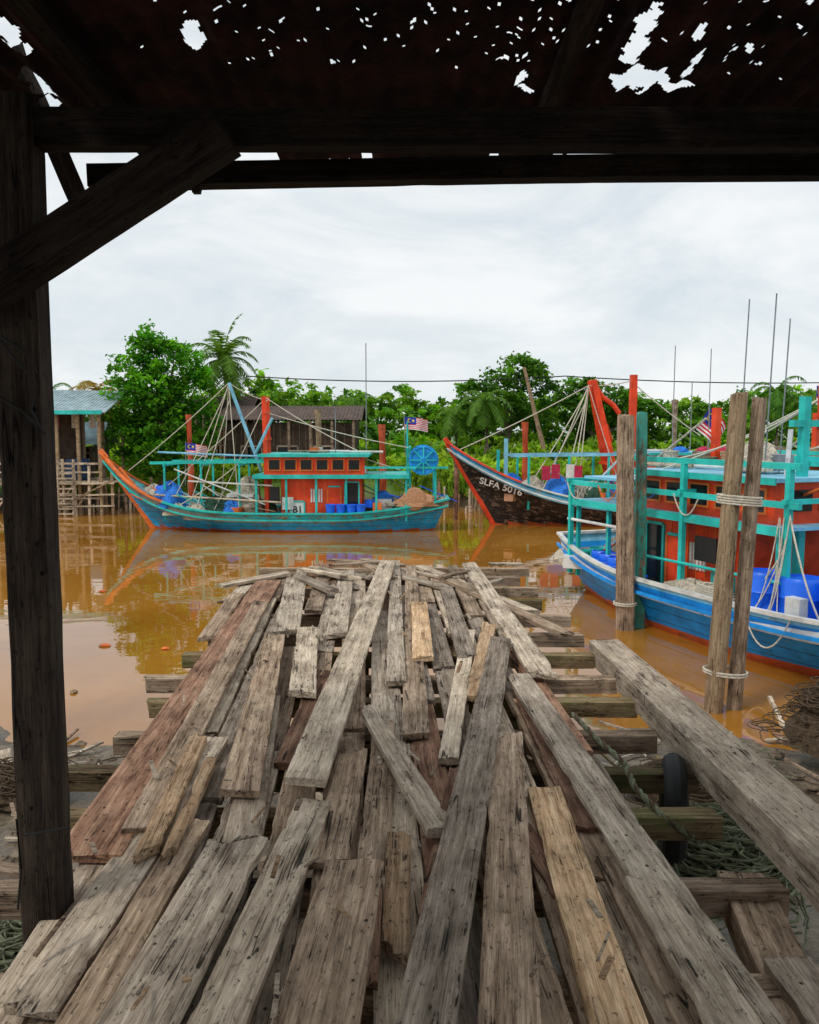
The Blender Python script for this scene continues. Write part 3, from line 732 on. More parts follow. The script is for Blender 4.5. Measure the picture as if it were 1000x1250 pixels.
# ---- boats moored on the right
def right_boat(A,B_,main,band,wall,seed,label):
    random.seed(seed)
    hd=math.atan2(B_.y-A.y,B_.x-A.x); L3=(B_-A).length
    b3=empty('fishing_boat',(A.x,A.y,WZ),hd)
    hull(b3,L3,3.6,.86,2.5,1.15,main,band,P_ANTI,P_WHITE,P_LBLUE,exp=4,inner=P_WHITE,nband=1,zbot=.14,rail2=main,rw=.09)
    cabin(b3,2.9,6.1,1.1,.45,wall,P_TURQ,P_LBLUE,aft=1.9,zr=1.95,nwin=5,label=label)
    mb=MB()
    for xx in(1.0,2.7,4.4,6.6):
        for y in(-1.3,1.3): mb.bar((xx,y,.5),(xx,y,2.9 if xx>1.2 else 2.4),.085,.085,P_TURQ)
    for y in(-1.3,1.3):
        mb.bar((.9,y,2.35),(6.8,y,2.35),.07,.09,P_TURQ); mb.bar((2.6,y,2.9),(6.8,y,2.9),.07,.09,P_TURQ)
    for xx in(1.0,2.7,4.4,6.6): mb.bar((xx,-1.4,2.4),(xx,1.4,2.4),.07,.07,P_TURQ)
    for y in(-.35,.35): mb.bar((5.9,y,.4),(5.9,y,3.9),.12,.12,P_TURQ)
    mb.bar((5.9,-.6,3.5),(5.9,.6,3.5),.1,.1,P_TURQ); mb.bar((5.9,0,3.4),(5.9,0,4.1),.1,.1,P_RED)
    mb.bar((3.4,.2,2.6),(3.4,.2,3.8),.12,.12,P_RED)
    mb.bar((6.3,-1.2,.5),(5.7,-.4,3.4),.07,.07,M_METAL)
    for (x,y,h) in((4.1,.1,5.6),(4.8,.3,5.2),(5.2,-.4,5.5)): mb.tube([(x,y,2.6),(x+.1,y,h)],.012,M_METAL,5)
    for a,b in(((5.9,0,3.9),(9.0,-.6,1.0)),((5.9,0,3.9),(7.6,-1.3,.9)),((5.9,0,3.9),(2,-1,2.4)),((6.6,-1.3,2.3),(7.4,-1.5,.9)),((6.6,-1.3,1.8),(6.0,-1.6,.9)),((5.9,0,3.7),(7.1,1.3,.9)),((5.9,0,3.9),(.9,1,2.4)),((5.9,0,3.9),(4.0,-1.3,2.9))):
        mb.rope(a,b,.014,M_ROPE,.15,12)
    mb.obj('masts_and_rigging',b3)
    mb=MB()
    for i,(x,y) in enumerate(((6.15,-1.25),(6.75,-1.15),(7.35,-1.0),(7.95,-.8),(6.75,-.45),(7.35,-.3),(8.1,-.1))): barrel(mb,(x,y,.5),.28,.86)
    for (x,y,z) in((2.55,-1.2,.55),(2.1,-1.1,.55),(2.5,-.9,1.05),(1.7,-1.0,.55)): barrel(mb,(x,y,z),.22,.48)
    bucket(mb,(3.4,-1.4,.5),.16,.34); bucket(mb,(1.4,-.9,.7),.17,.34,P_TURQ)
    mb.box((7.0,-1.5,.98),(.25,.15,.32),P_WHITE); mb.box((6.7,.6,1.2),(.1,1.6,.7),P_RED); mb.box((7.6,.7,1.1),(1.0,.8,.7),P_RED); mb.box((7.6,.7,1.48),(1.1,.9,.05),P_TURQ)
    mb.box((1.9,-.3,2.46),(1.5,1.6,.05),P_LBLUE)
    mb.box((4.9,-1.24,1.5),(.5,.03,.4),M_BLACKP); mb.tube([(.9,-1.3,1.6),(2.7,-1.3,1.6)],.03,P_WHITE); mb.tube([(2.7,-1.36,1.2),(6.6,-1.36,1.25)],.025,P_TURQ)
    for k in range(7):
        mb.tube([(5.2+.45*math.cos(a)*(1-.05*k),-1.3+.16*math.sin(a),.75+k*.035) for a in np.linspace(0,6.3,18)],.02,M_ROPE,5)
    for k in range(5): mb.rope((.9+k*1.1,-1.34,2.35),(1.5+k*1.1,-1.34,2.3),.012,random.choice([M_ROPE,P_ORNG,M_NETB]),random.uniform(.1,.35),8)
    mb.obj('barrels_and_gear',b3)
    mb=MB()
    for k in range(8):
        x0=6.2+random.uniform(0,.7); mb.rope((6.6+random.uniform(-.1,.1),-1.36,2.2+random.uniform(-.5,.1)),(x0,-1.55,.86),.009,M_ROPE,random.uniform(.1,.4),12)
    mb.rope((7.2,-1.80,.9),(6.4,-1.84,.86),.012,M_ROPE,.45,12)
    mb.obj('hanging_ropes',b3)
    netpile(b3,[((4.7,-1.25,.6),(1.6,.5,.35),M_NETW),((1.2,0,.7),(1.2,1.4,.5),M_NETW),((8.8,0,.6),(1.4,1.6,.6),M_NETB),((6.3,.6,.5),(.9,1,.8),M_NETW)])
    clutter(b3,.5,2.6,1.2,.6,26,seed+1); clutter(b3,6.3,9.0,1.0,.6,24,seed+2); clutter(b3,1.2,6.0,.9,2.05,12,seed+3); clutter(b3,2.8,6.0,.9,2.75,10,seed+5)
    return b3
b3=right_boat(Vector((4.15,18.0)),Vector((8.5,6.6)),P_BLUE3,P_LBLUE,P_RED,31,'C')
b4=right_boat(Vector((8.0,22.5)),Vector((13.2,11.5)),P_TURQ_H,P_WHITE,P_RED,57,'C')
f=flag(b4,(4.0,-.6,4.4),.7,.42,1.9)
random.seed(77)
fp=D(864,600,15.2); ft=D(866,498,15.2); 
fe=empty('malaysian_flag'); mb=MB(); mb.tube([fp-Vector((0,0,.6)),ft],.015,M_METAL,6); mb.obj('pole',fe)
f=flag(fe,ft,.5,.46,.1,.55)

# ------------------------------------------------------------ mooring posts
def mp(px1,py1,px2,py2,r,mat,square=False,dy=0):
    a=G(px1,py1,WZ); b=D(px2,py2,a.y); a.y+=dy; b.y+=dy; a2=a+(a-b)*.25
    e=empty('mooring_post'); mb=MB(); x=(b-a2); Lg=x.length; x,y,z=rotm(a2,b,Vector((0,-1,0)))
    n=14
    if square: prof=[(-1,-.8),(-.8,-1),(.8,-1),(1,-.8),(1,.8),(.8,1),(-.8,1),(-1,.8)]
    else: prof=[(math.cos(k*math.pi/8),math.sin(k*math.pi/8)) for k in range(16)]
    vs=[];fs=[];K=len(prof)
    for i in range(n+1):
        q=Lg*i/n; rr=r*(1.06-.14*i/n)
        for (pu,pv) in prof: vs.append((q+(random.uniform(-.05,.03) if i==n else 0),pu*rr*(1+random.uniform(-.04,.04)),pv*rr*(1+random.uniform(-.04,.04))))
    for i in range(n):
        for k in range(K):
            k2=(k+1)%K; fs.append((i*K+k,i*K+k2,(i+1)*K+k2,(i+1)*K+k))
    fs.append(tuple(range(K))[::-1]); fs.append(tuple(range(n*K,(n+1)*K)))
    mb.add(vs,fs,mat); o=mb.obj('shaft',None)
    M=Matrix((x,y,z)).transposed().to_4x4(); M.translation=a2; o.matrix_world=M; o.parent=e
    return e,a,b
e,a,b=mp(763,768,764,506,.13,W_BROWN,True)
mb=MB(); p=a.lerp(b,.12); 
for k in range(2): mb.tube([p+Vector((.19*math.cos(t_),.19*math.sin(t_),k*.03)) for t_ in np.linspace(0,6.4,18)],.014,M_ROPE,5)
mb.obj('lashing',e)
mp(783,768,787,504,.085,P_TEALPOST,True,.15)
e,a,b=mp(871,868,903,480,.108,W_PILE)
mb=MB()
for (fz,nn) in((.66,4),(.12,2)):
    p=a.lerp(b,fz)
    for k in range(nn): mb.tube([p+Vector((.26*math.cos(t_)+.13,.2*math.sin(t_)+.06,k*.03-.02*math.cos(t_))) for t_ in np.linspace(0,6.4,18)],.013,M_ROPE,5)
mb.obj('lashing',e)
mp(900,868,932,486,.09,W_BROWN,False,.1)
for (px,py,qx,qy,r,m,Yb) in((388,640,388,500,.16,W_PILE,31),(466,640,466,518,.17,P_ANTI,31),(639,640,641,515,.16,P_ANTI,32),(232,640,230,506,.13,P_ANTI,31.5),(822,640,824,488,.14,W_BROWN,32),(554,640,556,560,.12,W_RED,31)):
    e=empty('mooring_post'); mb=MB(); t_=D(qx,qy,Yb); mb.tube([(t_.x,Yb,-2.8),(t_.x+.05,Yb,0),tuple(t_)],r,m,10,r*.9); mb.obj('shaft',e)
e=empty('leaning_pole'); mb=MB(); mb.tube([D(664,548,31),D(652,500,31),D(640,448,31)],.09,W_PILE,8,.06); mb.obj('shaft',e)

# ------------------------------------------------------------ vegetation
def leafmesh(name,C,size,color,parent=None,elong=1.7,flat=.5):
    N=len(C); nrm=rng.normal(size=(N,3)); nrm[:,2]=np.abs(nrm[:,2])+flat; nrm/=np.linalg.norm(nrm,axis=1)[:,None]
    t1=np.cross(nrm,rng.normal(size=(N,3))); t1/=np.linalg.norm(t1,axis=1)[:,None]; t2=np.cross(nrm,t1)
    s=size[:,None]
    V=np.stack([C-t1*s*elong*.5,C+t2*s*.42+nrm*s*.08,C+t1*s*elong*.5,C-t2*s*.42+nrm*s*.08],1).reshape(-1,3)
    return quads(name,V,color,parent)
def quads(name,V,color,parent=None):
    N=len(V)//4
    me=bpy.data.meshes.new(name); me.vertices.add(N*4); me.vertices.foreach_set('co',V.astype(np.float32).ravel())
    me.loops.add(N*4); me.loops.foreach_set('vertex_index',np.arange(N*4,dtype=np.int32))
    me.polygons.add(N); me.polygons.foreach_set('loop_start',np.arange(0,N*4,4,dtype=np.int32))
    me.update(calc_edges=True)
    ca=me.color_attributes.new('Col','FLOAT_COLOR','POINT')
    cc=np.concatenate([np.repeat(color,4,0),np.ones((N*4,1))],1); ca.data.foreach_set('color',cc.astype(np.float32).ravel())
    me.materials.append(M_LEAF); ob=bpy.data.objects.new(name,me); col.objects.link(ob)
    if parent: ob.parent=parent
    return ob
def crown_pts(blobs,per,clr,nl=26):
    C=[];K=[]
    for (x,y,z,rx,ry,rz) in blobs:
        ncl=max(6,int(per*rx*rz)); 
        d=rng.normal(size=(ncl,3)); d/=np.linalg.norm(d,axis=1)[:,None]; rad=rng.uniform(.45,1.08,ncl)**.6
        cc=np.array([x,y,z])+d*rad[:,None]*np.array([rx,ry,rz])
        p=np.repeat(cc,nl,0)+rng.normal(size=(ncl*nl,3))*np.array([.2,.2,.13])*(.5+.35*rx)
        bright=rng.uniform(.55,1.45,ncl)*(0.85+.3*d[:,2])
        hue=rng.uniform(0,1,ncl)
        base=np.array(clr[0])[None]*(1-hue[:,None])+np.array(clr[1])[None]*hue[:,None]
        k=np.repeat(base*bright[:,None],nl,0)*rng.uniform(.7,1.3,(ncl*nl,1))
        C.append(p);K.append(k)
    return np.concatenate(C),np.concatenate(K)
def tree(name,base,blobs,per,clr,ls):
    e=empty(name); mb=MB(); base=Vector(base)
    top=Vector((np.mean([b[0] for b in blobs]),np.mean([b[1] for b in blobs]),np.mean([b[2] for b in blobs])))
    mid=base.lerp(top,.55)+Vector((.1,0,0))
    mb.tube([base-Vector((0,0,.4)),base.lerp(mid,.5)+Vector((.06,0,0)),mid,top],.16,M_BARK,9,.06)
    for b in blobs:
        t_=Vector(b[:3]); s=base.lerp(mid,random.uniform(.5,1)); mb.tube([s,s.lerp(t_,.5)+Vector((0,0,-.12)),t_],.07,M_BARK,6,.015)
    mb.obj('trunk_and_limbs',e)
    C,K=crown_pts(blobs,per,clr); s=rng.uniform(.7,1.3,len(C))*ls
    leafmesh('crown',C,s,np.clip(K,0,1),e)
    return e
def Bp(px,py,Y,rpx,rz=None):
    p=D(px,py,Y); k=Y/1000; return (p.x,p.y+random.uniform(-.3,.3),p.z,rpx*k,rpx*k,(rz or rpx)*k)
bl=[Bp(190,415,36,22,20),Bp(165,455,36,26),Bp(210,450,36,34),Bp(235,480,36,28),Bp(160,495,36,34),Bp(200,510,36,38),Bp(240,520,36,26),Bp(150,535,35.6,24),Bp(185,550,35.6,30),Bp(225,550,36,26),Bp(178,430,36,18,18),Bp(215,430,36,16,16),Bp(245,460,36,14,14),Bp(190,480,35.4,30)]
g=D(195,585,36); tree('mangrove_tree',(g.x,36,-.9),bl,46,((.04,.21,.012),(.15,.42,.02)),.14)
for (lst,Y,base) in (([(600,470,26,18),(575,485,22,18),(630,455,30,20),(655,465,26,20),(615,495,30,22),(650,500,30,22),(580,510,26,18),(640,445,16,10)],46,(618,560)),
                     ([(690,480,24,16),(715,475,22,14),(700,500,30,20),(745,485,26,16),(770,495,26,16),(735,505,30,20),(790,500,18,14)],48,(725,560))):
    bl=[Bp(a,b,Y,c,d) for a,b,c,d in lst]; g=D(*base,Y); tree('rain_tree',(g.x,Y,-.6),bl,26,((.035,.13,.012),(.12,.29,.02)),.18)
prof=[(-200,485),(0,480),(60,478),(110,492),(250,490),(300,468),(335,465),(350,476),(385,478),(420,474),(460,482),(500,480),(530,492),(556,500),(600,490),(700,490),(800,492),(850,496),(890,494),(925,482),(1000,478),(1100,485),(1300,480)]
bl=[]
for Y,off in((50,0),(56,-3)):
    px=-150
    while px<1250:
        yt=np.interp(px,[p[0] for p in prof],[p[1] for p in prof])+off+random.uniform(-9,7)
        r=random.uniform(14,24); bl.append(Bp(px,yt+r*.8,Y,r,r*.8))
        bl.append(Bp(px+random.uniform(-6,6),yt+r*.8+20,Y-1,r*1.1,r*.9))
        if Y<55: bl.append(Bp(px+random.uniform(-6,6),yt+r*.8+42,Y-1.5,r*1.2,r*.9))
        px+=random.uniform(12,20)
C,K=crown_pts(bl,8,((.05,.19,.015),(.23,.43,.03)))
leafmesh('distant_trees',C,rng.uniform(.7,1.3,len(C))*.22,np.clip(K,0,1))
bl=[]
for _ in range(330):
    X_=random.uniform(-34,34); Y_=random.uniform(36.3,47)
    if -16<X_<-12 and Y_<39: continue
    bl.append((X_,Y_,-.65+random.uniform(0,.4)+(Y_-36)*.10,random.uniform(.6,1.3),.8,random.uniform(.25,.6)))
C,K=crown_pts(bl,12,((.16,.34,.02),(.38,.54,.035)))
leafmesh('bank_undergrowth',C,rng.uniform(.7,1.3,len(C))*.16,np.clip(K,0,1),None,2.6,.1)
N=26000
bx_=rng.uniform(-32,34,N); by_=rng.uniform(35.9,42,N); h=rng.uniform(.25,.75,N)
bz=np.minimum(-.75,-1.8+(by_-35)*.45)
az=rng.uniform(0,6.3,N); w=.035; lean=rng.normal(size=(N,2))*.2
P0=np.stack([bx_-w*np.cos(az),by_-w*np.sin(az),bz],1);P1=np.stack([bx_+w*np.cos(az),by_+w*np.sin(az),bz],1)
T=np.stack([bx_+lean[:,0],by_+lean[:,1],bz+h],1); V=np.stack([P0,P1,T+[.01,0,0],T-[.01,0,0]],1).reshape(-1,3)
cl=np.stack([rng.uniform(.14,.32,N),rng.uniform(.28,.48,N),rng.uniform(.02,.05,N)],1)
quads('bank_grass',V,cl)
def frond(V,K,base,az,el,L,droop,lw,clr,n=22):
    p=np.array(base,float); d=np.array([math.cos(az)*math.cos(el),math.sin(az)*math.cos(el),math.sin(el)])
    step=L/n; side=np.array([-math.sin(az),math.cos(az),0])
    for i in range(n):
        q=p+d*step
        V+= [p-side*.02,p+side*.02,q+side*.015,q-side*.015]; K.append(np.array(clr)*1.2)
        t_=(i+.5)/n; ll=lw*math.sin(math.pi*min(1,t_*.93+.07))**.6
        for s in(1,-1):
            for _ in range(2):
                a=p+(q-p)*random.random(); tip=a+side*s*ll*.9+d*ll*.55-np.array([0,0,ll*random.uniform(.15,.55)])
                wv=d*step*.4
                V+= [a-wv,a+wv,tip+wv*.25,tip-wv*.25]; K.append(np.array(clr)*random.uniform(.6,1.4))
        d=d-np.array([0,0,droop/n*(1+t_)]); d/=np.linalg.norm(d); p=q
def palm(name,base,top,nf,L,lw,clr,up=.9,trunk=.13,droop=1.5):
    e=empty(name); V=[];K=[]
    base=Vector(base);top=Vector(top)
    mb=MB(); mb.tube([base-Vector((0,0,.4)),base.lerp(top,.35)+Vector((.12,0,0)),base.lerp(top,.7)+Vector((.1,0,0)),top],trunk*1.25,M_BARK,10,trunk*.8); mb.obj('trunk',e)
    for i in range(nf):
        az=i*2.4+random.uniform(-.2,.2); el=up*(1-1.6*i/nf)+random.uniform(-.1,.1)
        frond(V,K,top,az,el,L*random.uniform(.85,1.1),droop,lw,clr)
    quads('fronds',np.array(V),np.clip(np.array(K),0,1),e)
t_=D(273,438,41); palm('coconut_palm',(t_.x+.2,41,-.7),t_,26,2.35,.5,(.12,.24,.03),up=1.35,droop=1.5)
for (px,py,Y,L_,nf) in((118,478,40,1.9,14),(592,490,43,1.9,18),(555,505,44,1.6,14),(948,478,43,1.9,18),(430,492,46,1.6,14),(985,492,42,1.5,14),(60,480,44,1.6,12)):
    t_=D(px,py,Y); palm('palm_tree',(t_.x,Y,-.7),t_,nf,L_,.4,(.35,.26,.07) if px==118 else random.choice([(.08,.22,.02),(.12,.25,.03)]),up=1.1,droop=1.8)
for (px,Y) in((480,41),(497,42),(515,40.5),(462,42),(875,41),(360,45),(405,44)):
    b_=D(px,560,Y); palm('nipa_palm',(b_.x,Y,-.8),(b_.x,Y,-.5),16,3.0+random.uniform(-.3,.3),.38,(.12,.33,.02),up=1.45,trunk=.12,droop=.9)
# ------------------------------------------------------------ houses
hs=empty('stilt_house'); mb=MB()
y0=33.5
xl,xr=D(-60,500,y0).x,D(126,500,y0).x
zr_=D(100,490,y0).z; ze=D(100,500,y0).z
mb.add([(xl,y0-.6,ze),(xr+.3,y0-.6,ze-.1),(xr,y0+3,zr_+.55),(xl,y0+3,zr_+.65),(xl,y0-.6,ze-.05),(xr+.3,y0-.6,ze-.15),(xr,y0+3,zr_+.5),(xl,y0+3,zr_+.6)],[(0,1,2,3),(7,6,5,4),(0,4,5,1),(1,5,6,2),(2,6,7,3),(3,7,4,0)],M_ROOFG)
for i in range(40): mb.tube([(xl+(xr-xl)*i/39,y0-.58,ze+.005-.1*i/39),(xl+(xr-xl)*i/39,y0+2.98,zr_+.655-.1*i/39)],.022,M_ROOFG,5)
mb.box(((xl+xr)/2,y0-.62,ze-.12),(xr-xl+.3,.05,.16),P_TURQ)
mb.obj('roof',hs); mb=MB()
fz=-.55
mb.box(((xl+xr)/2-.2,y0+1.2,fz),(xr-xl-.2,3.2,.12),W_BROWN)
mb.box(((xl+xr)/2-.9,y0+2.2,(fz+ze)/2),(xr-xl-1.8,.08,ze-fz),M_WALLB)
for i in range(8):
    x_=xl+(xr-xl)*(i/7)*.97+.1
    mb.bar((x_,y0-.3,-2.6),(x_,y0-.3,ze-.1),.12,.12,W_PILE); mb.bar((x_,y0+2.4,-2.0),(x_,y0+2.4,zr_+.4),.12,.12,W_BROWN)
mb.bar((xl,y0-.35,.25),(xr,y0-.35,.25),.05,.08,W_LIGHT); mb.bar((xl,y0-.35,-.1),(xr,y0-.35,-.1),.05,.06,W_LIGHT)
for i in range(6): mb.bar((xl+1+i*.8,y0-.38,-1.7),(xl+1.8+i*.8,y0-.38,-.6),.06,.06,W_LIGHT)
mb.bar((xl,y0-.42,-1.2),(xr,y0-.42,-1.15),.05,.07,W_LIGHT)
for i in range(5): mb.tube([(xl+2.5+i*.75,y0+.6,ze-.15),(xl+2.5+i*.75,y0+.6,ze-.75)],.12,random.choice([M_NETW,M_NETD,M_LAUN]),7)
mb.obj('frame',hs)
e=empty('wooden_jetty'); mb=MB()
xa=D(62,560,32.6).x; xb=D(136,560,32.6).x
for i in range(6):
    x_=xa+(xb-xa)*i/5; mb.bar((x_,32.6,-2.8),(x_+random.uniform(-.08,.08),32.6,-.2+random.uniform(0,.9)),.09,.09,random.choice([W_PILE,W_LIGHT]))
for z_ in(-1.45,-1.0,-.55): mb.bar((xa-.1,32.52,z_),(xb+.1,32.52,z_+.05),.05,.06,W_LIGHT)
mb.bar((xa,32.5,-1.6),(xb,32.5,-.4),.05,.06,W_PILE)
for i in range(14): mb.bar((xa+(xb-xa)*i/13,32.5,-.48),(xa+(xb-xa)*i/13,33.6,-.48),.13,.03,W_LIGHT)
mb.obj('frame',e)
mb=MB(); xa=D(68,560,32.3).x; 
for dx in(0,.6): mb.bar((xa+dx,32.3,-2.3),(xa+dx+.05,32.4,.45),.08,.07,W_LIGHT)
for k in range(11): mb.bar((xa,32.26,-1.7+k*.2),(xa+.65,32.26,-1.7+k*.2),.04,.06,W_LIGHT)
e=empty('wooden_ladder'); mb.obj('ladder_frame',e)
e=empty('blue_water_tank'); mb=MB(); p=D(92,552,34); barrel(mb,(p.x,34.2,fz+.06),.5,.9,simple('dark_blue_plastic',(.02,.05,.12),.5)); mb.obj('tank',e)
e=empty('jetty_stakes'); mb=MB()
for i in range(70):
    px=random.choice([random.uniform(55,135),random.uniform(90,240),random.uniform(530,600)]); Y=random.uniform(33.2,35.2); p=D(px,random.uniform(580,622),Y)
    mb.tube([(p.x,Y,-2.4),(p.x+random.uniform(-.1,.1),Y,p.z)],random.uniform(.03,.06),random.choice([W_PILE,W_BROWN,W_LIGHT]),7)
for i in range(6): 
    p=D(60+i*30,600,34.5); mb.bar((p.x,34.5,-1.15+random.uniform(-.1,.1)),(p.x+1.3,34.6,-1.15+random.uniform(-.1,.1)),.05,.07,W_BROWN)
mb.obj('stakes',e)
def shed(name,px0,px1,pyr,pye,Y,dep,wall,roof,zf=-.5):
    e=empty(name); mb=MB(); xl,xr=D(px0,500,Y).x,D(px1,500,Y).x; zr=D(400,pyr,Y).z; ze=D(400,pye,Y).z
    o=.4
    for (ya,yb,za,zb) in((Y-o,Y+dep/2,ze-.1,zr),(Y+dep/2,Y+dep+o,zr,ze-.1)):
        n=40
        vs=[];fs=[]
        for i in range(n*4+1):
            x_=xl-o+(xr-xl+2*o)*i/(n*4); dz=.03*math.sin(i*math.pi/2)
            vs+=[(x_,ya,za+dz),(x_,yb,zb+dz)]
        for i in range(n*4): fs.append((i*2,i*2+2,i*2+3,i*2+1))
        mb.add(vs,fs,roof)
    mb.obj('roof',e); mb=MB()
    mb.box(((xl+xr)/2,Y+dep/2,(zf+ze)/2-.1),(xr-xl,dep,ze-zf-.25),wall)
    for x_ in(xl,xr): mb.add([(x_,Y,ze-.24),(x_,Y+dep,ze-.24),(x_,Y+dep/2,zr-.05)],[(0,1,2)],wall)
    nb=int((xr-xl)/.3)
    for i in range(nb): mb.box((xl+.15+i*.3,Y-.012,(zf+ze)/2-.1),(.025,.02,ze-zf-.3),W_BROWN)
    for i in range(3):
        x_=xl+(xr-xl)*(.2+.28*i); mb.box((x_,Y-.02,zf+1.0),(.9,.03,1.0),M_GLASS)
        for dx in(-.48,.48): mb.box((x_+dx,Y-.03,zf+1.0),(.07,.05,1.1),W_LIGHT)
        mb.box((x_,Y-.03,zf+1.55),(1.03,.05,.07),W_LIGHT)
    for i in range(7): x_=xl+(xr-xl)*i/6; mb.bar((x_,Y-.3,-1.3),(x_,Y-.3,ze-.15),.12,.12,W_BROWN)
    mb.obj('walls',e); return e
shed('riverside_warehouse',275,432,494,510,38.5,4,M_WALLB,M_ROOFR,-.7)
shed('riverside_shed',240,300,482,500,41,3,M_WALLB,M_ROOFR,-.7)
shed('riverside_shed',60,112,515,540,37.5,2,M_WALLB,M_ROOFG,-1)
e=empty('overhead_cable'); mb=MB()
mb.rope(D(300,459,44),D(690,459,44),.03,M_RUBBER,.28,24); mb.rope(D(690,459,44),D(1150,462,44),.03,M_RUBBER,.3,24)
mb.obj('cable',e)
# ------------------------------------------------------------ near bank clutter
def netheap(name,c,rad,h,n,mat,seed):
    r=random.Random(seed); e=empty(name); mb=MB()
    mb.lump((c[0],c[1],c[2]-.04),(rad*1.7,rad*1.5,h*.75),mat,24,.2)
    for _ in range(n):
        ox=r.gauss(0,rad*.38); oy=r.gauss(0,rad*.33); k=r.uniform(.06,.2); zz=h*max(.1,1-(ox*ox+oy*oy)/(rad*rad))*r.uniform(.6,1.05)
        a0=r.uniform(0,6); t1=r.uniform(-.7,.7)
        mb.tube([(c[0]+ox+k*math.cos(a)*(1+.3*math.sin(2*a+a0)),c[1]+oy+k*math.sin(a),c[2]+zz+t1*k*math.cos(a+a0)*.6) for a in np.linspace(a0,a0+6,14)],r.uniform(.004,.008),mat,5)
    mb.obj('strands',e)
c=G(880,1075,-.75); netheap('fishing_net_pile',c,.42,.30,260,M_ROPEG,1)
c=G(985,905,-1.45); netheap('rope_coil_pile',(c.x+.25,c.y,c.z),.5,.6,200,M_ROPED,2)
c=G(840,960,-1.3); netheap('fishing_net_pile',c,.55,.12,110,M_ROPED,3)
c=G(15,1165,-.9); netheap('fishing_net_pile',c,.4,.14,160,M_ROPEG,4)
c=G(20,960,-1.35); netheap('fishing_net_pile',c,.5,.14,110,M_ROPED,5)
e=empty('mooring_rope'); mb=MB()
pts=[G(700,875,-.03),G(728,905,-.02),G(762,935,-.02),G(775,965,-.05),G(808,1000,-.06),G(850,1030,-.15)]
for k in range(3):
    PP=[]
    for i in range(len(pts)-1):
        for q in range(12):
            t_=q/12; p=pts[i].lerp(pts[i+1],t_); an=(i*12+q)*.9+k*2.09; PP.append(p+Vector((math.cos(an)*.008,0,math.sin(an)*.008+.015)))
    mb.tube(PP,.009,M_ROPEG if k else M_ROPED,6)
mb.obj('strands',e)
e=empty('car_tyre'); mb=MB(); c=G(822,985,-.22)
mb.tube([(c.x+.05*math.cos(a),c.y+.2*math.cos(a),c.z+.2*math.sin(a)) for a in np.linspace(0,2*math.pi,28)],.055,M_RUBBER,10); mb.obj('tyre',e)
e=empty('mud_debris'); mb=MB()
def gz_(x,y):
    w=8.75+.35*math.sin(x*.8)+.2*math.sin(x*2.3+1); z=min(-1.8+(w-y)*.15,-1.05+.02*(w-y)); return z
for i in range(600):
    x_=random.choice([random.uniform(-4.5,-1.0),random.uniform(1.0,5.0),random.uniform(-1,1)]); y_=random.uniform(2.0,8.7); z=gz_(x_,y_)
    k=random.random()
    if k<.5:
        s=random.uniform(.03,.12); mb.lump((x_,y_,z-.01),(s*2,s*1.6,s*.9),M_STONE,9,.3)
    elif k<.75:
        an=random.uniform(0,6.3); ln=random.uniform(.15,.8); mb.bar((x_,y_,z+.03),(x_+ln*math.cos(an),y_+ln*math.sin(an),z+.04+random.uniform(0,.05)),random.uniform(.02,.06),.02,random.choice([W_LIGHT,W_BROWN,W_GREY,W_MOSS]))
    elif k<.95:
        a0=random.uniform(0,6); q=random.uniform(.1,.3)
        mb.tube([(x_+q*math.cos(a)*(1+.4*math.sin(2*a+a0)),y_+q*math.sin(a*1.3+a0),z+.03+.02*math.sin(3*a)) for a in np.linspace(a0,a0+random.uniform(2,6),16)],.007,random.choice([M_ROPEG,M_ROPED,M_ROPE]),5)
    else:
        s=random.uniform(.03,.07); mb.box((x_,y_,z+.03),(s*2,s,s*.5),random.choice([P_WHITE,P_LBLUE,P_ORNG,M_ROPEG]),Matrix.Rotation(random.uniform(0,3),3,'Z'))
mb.obj('scraps',e)
e=empty('old_planks'); 
plank(e,G(5,915,-1.5),G(15,990,-1.45),.12,W_LIGHT,th=.03); plank(e,G(940,850,-1.6),G(960,890,-1.55),.05,W_LIGHT,th=.04); plank(e,G(-40,1050,-1.1),G(120,1075,-1.1),.1,W_BROWN,th=.04)
e=empty('floating_debris'); mb=MB()
for (px,py) in((128,788),(202,792),(125,722),(270,735),(90,845),(700,700),(655,690)): 
    c=G(px,py,WZ+.01); mb.lump(c,(random.uniform(.08,.24),.12,.03),random.choice([P_ORNG,W_TAN,W_BROWN]),10,.3)
mb.obj('leaves',e)

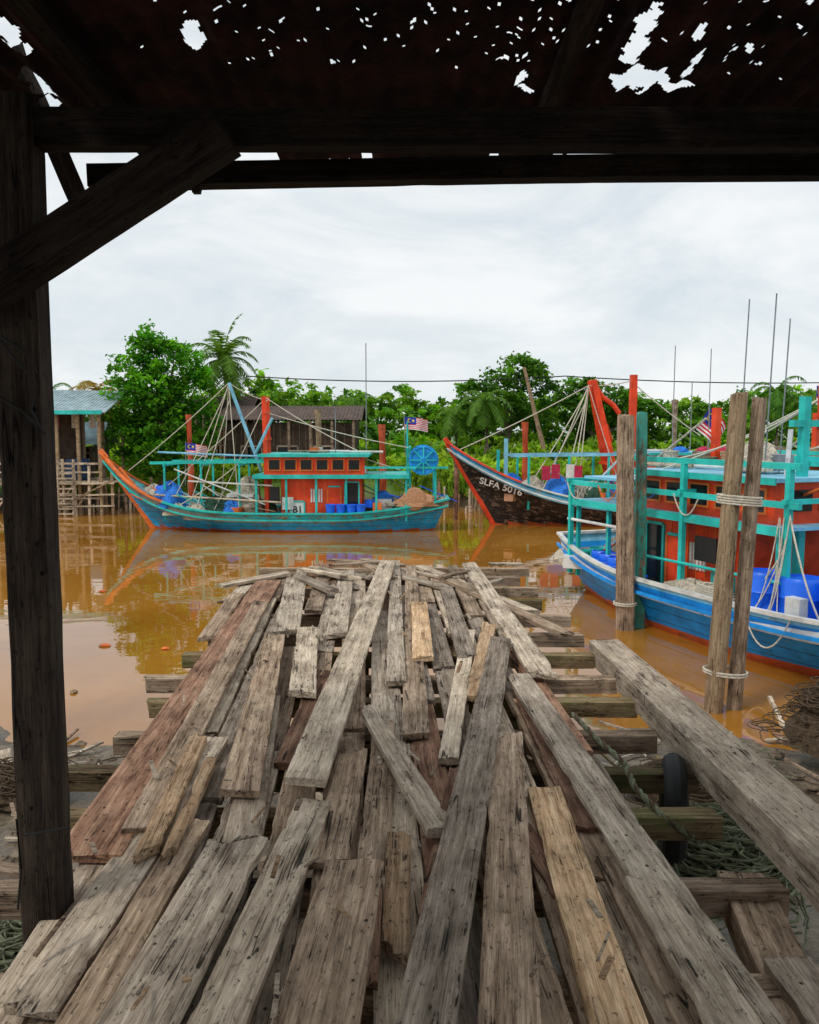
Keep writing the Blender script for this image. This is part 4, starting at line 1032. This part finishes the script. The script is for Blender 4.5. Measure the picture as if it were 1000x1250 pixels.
# ------------------------------------------------------------ light
w=bpy.data.worlds.new('World'); scene.world=w; w.use_nodes=True; n=w.node_tree.nodes; l=w.node_tree.links
bg=n['Background']; bg.inputs['Strength'].default_value=.12
EL,AZ=math.radians(50),math.radians(-125)
sky=n.new('ShaderNodeTexSky'); sky.sky_type='NISHITA'; sky.sun_disc=False; sky.sun_elevation=EL; sky.sun_rotation=AZ
tc=n.new('ShaderNodeTexCoord'); mp_=n.new('ShaderNodeMapping'); mp_.inputs['Scale'].default_value=(1,1,2.8); l.new(tc.outputs['Generated'],mp_.inputs[0])
no=n.new('ShaderNodeTexNoise'); no.inputs['Scale'].default_value=3.4; no.inputs['Detail'].default_value=7; no.inputs['Roughness'].default_value=.6; no.inputs['Distortion'].default_value=.5; l.new(mp_.outputs[0],no.inputs['Vector'])
rp=n.new('ShaderNodeValToRGB'); l.new(no.outputs['Fac'],rp.inputs[0])
rp.color_ramp.elements[0].position=.36; rp.color_ramp.elements[0].color=(.585,.65,.69,1); rp.color_ramp.elements[1].position=.64; rp.color_ramp.elements[1].color=(.80,.815,.82,1)
ml=n.new('ShaderNodeVectorMath'); ml.operation='SCALE'; ml.inputs['Scale'].default_value=10; l.new(rp.outputs[0],ml.inputs[0])
mx=n.new('ShaderNodeMix'); mx.data_type='RGBA'; mx.inputs[0].default_value=.94; l.new(sky.outputs[0],mx.inputs[6]); l.new(ml.outputs[0],mx.inputs[7]); l.new(mx.outputs[2],bg.inputs[0])
sd=bpy.data.lights.new('sun','SUN'); sd.energy=1.5; sd.angle=math.radians(12); sd.color=(1,.95,.88)
so=bpy.data.objects.new('sun',sd); col.objects.link(so)
S=Vector((math.sin(AZ)*math.cos(EL),math.cos(AZ)*math.cos(EL),math.sin(EL))); so.rotation_euler=S.to_track_quat('Z','Y').to_euler()
# camera
cd=bpy.data.cameras.new('camera'); cd.sensor_fit='HORIZONTAL'; cd.sensor_width=36; cd.lens=36; cd.clip_end=2000; cd.clip_start=.05
co=bpy.data.objects.new('camera',cd); co.location=(0,0,CAMZ); co.rotation_euler=(math.pi/2-PIT,0,0); col.objects.link(co); scene.camera=co
scene.view_settings.view_transform='Standard'; scene.view_settings.look='None'; scene.view_settings.exposure=0
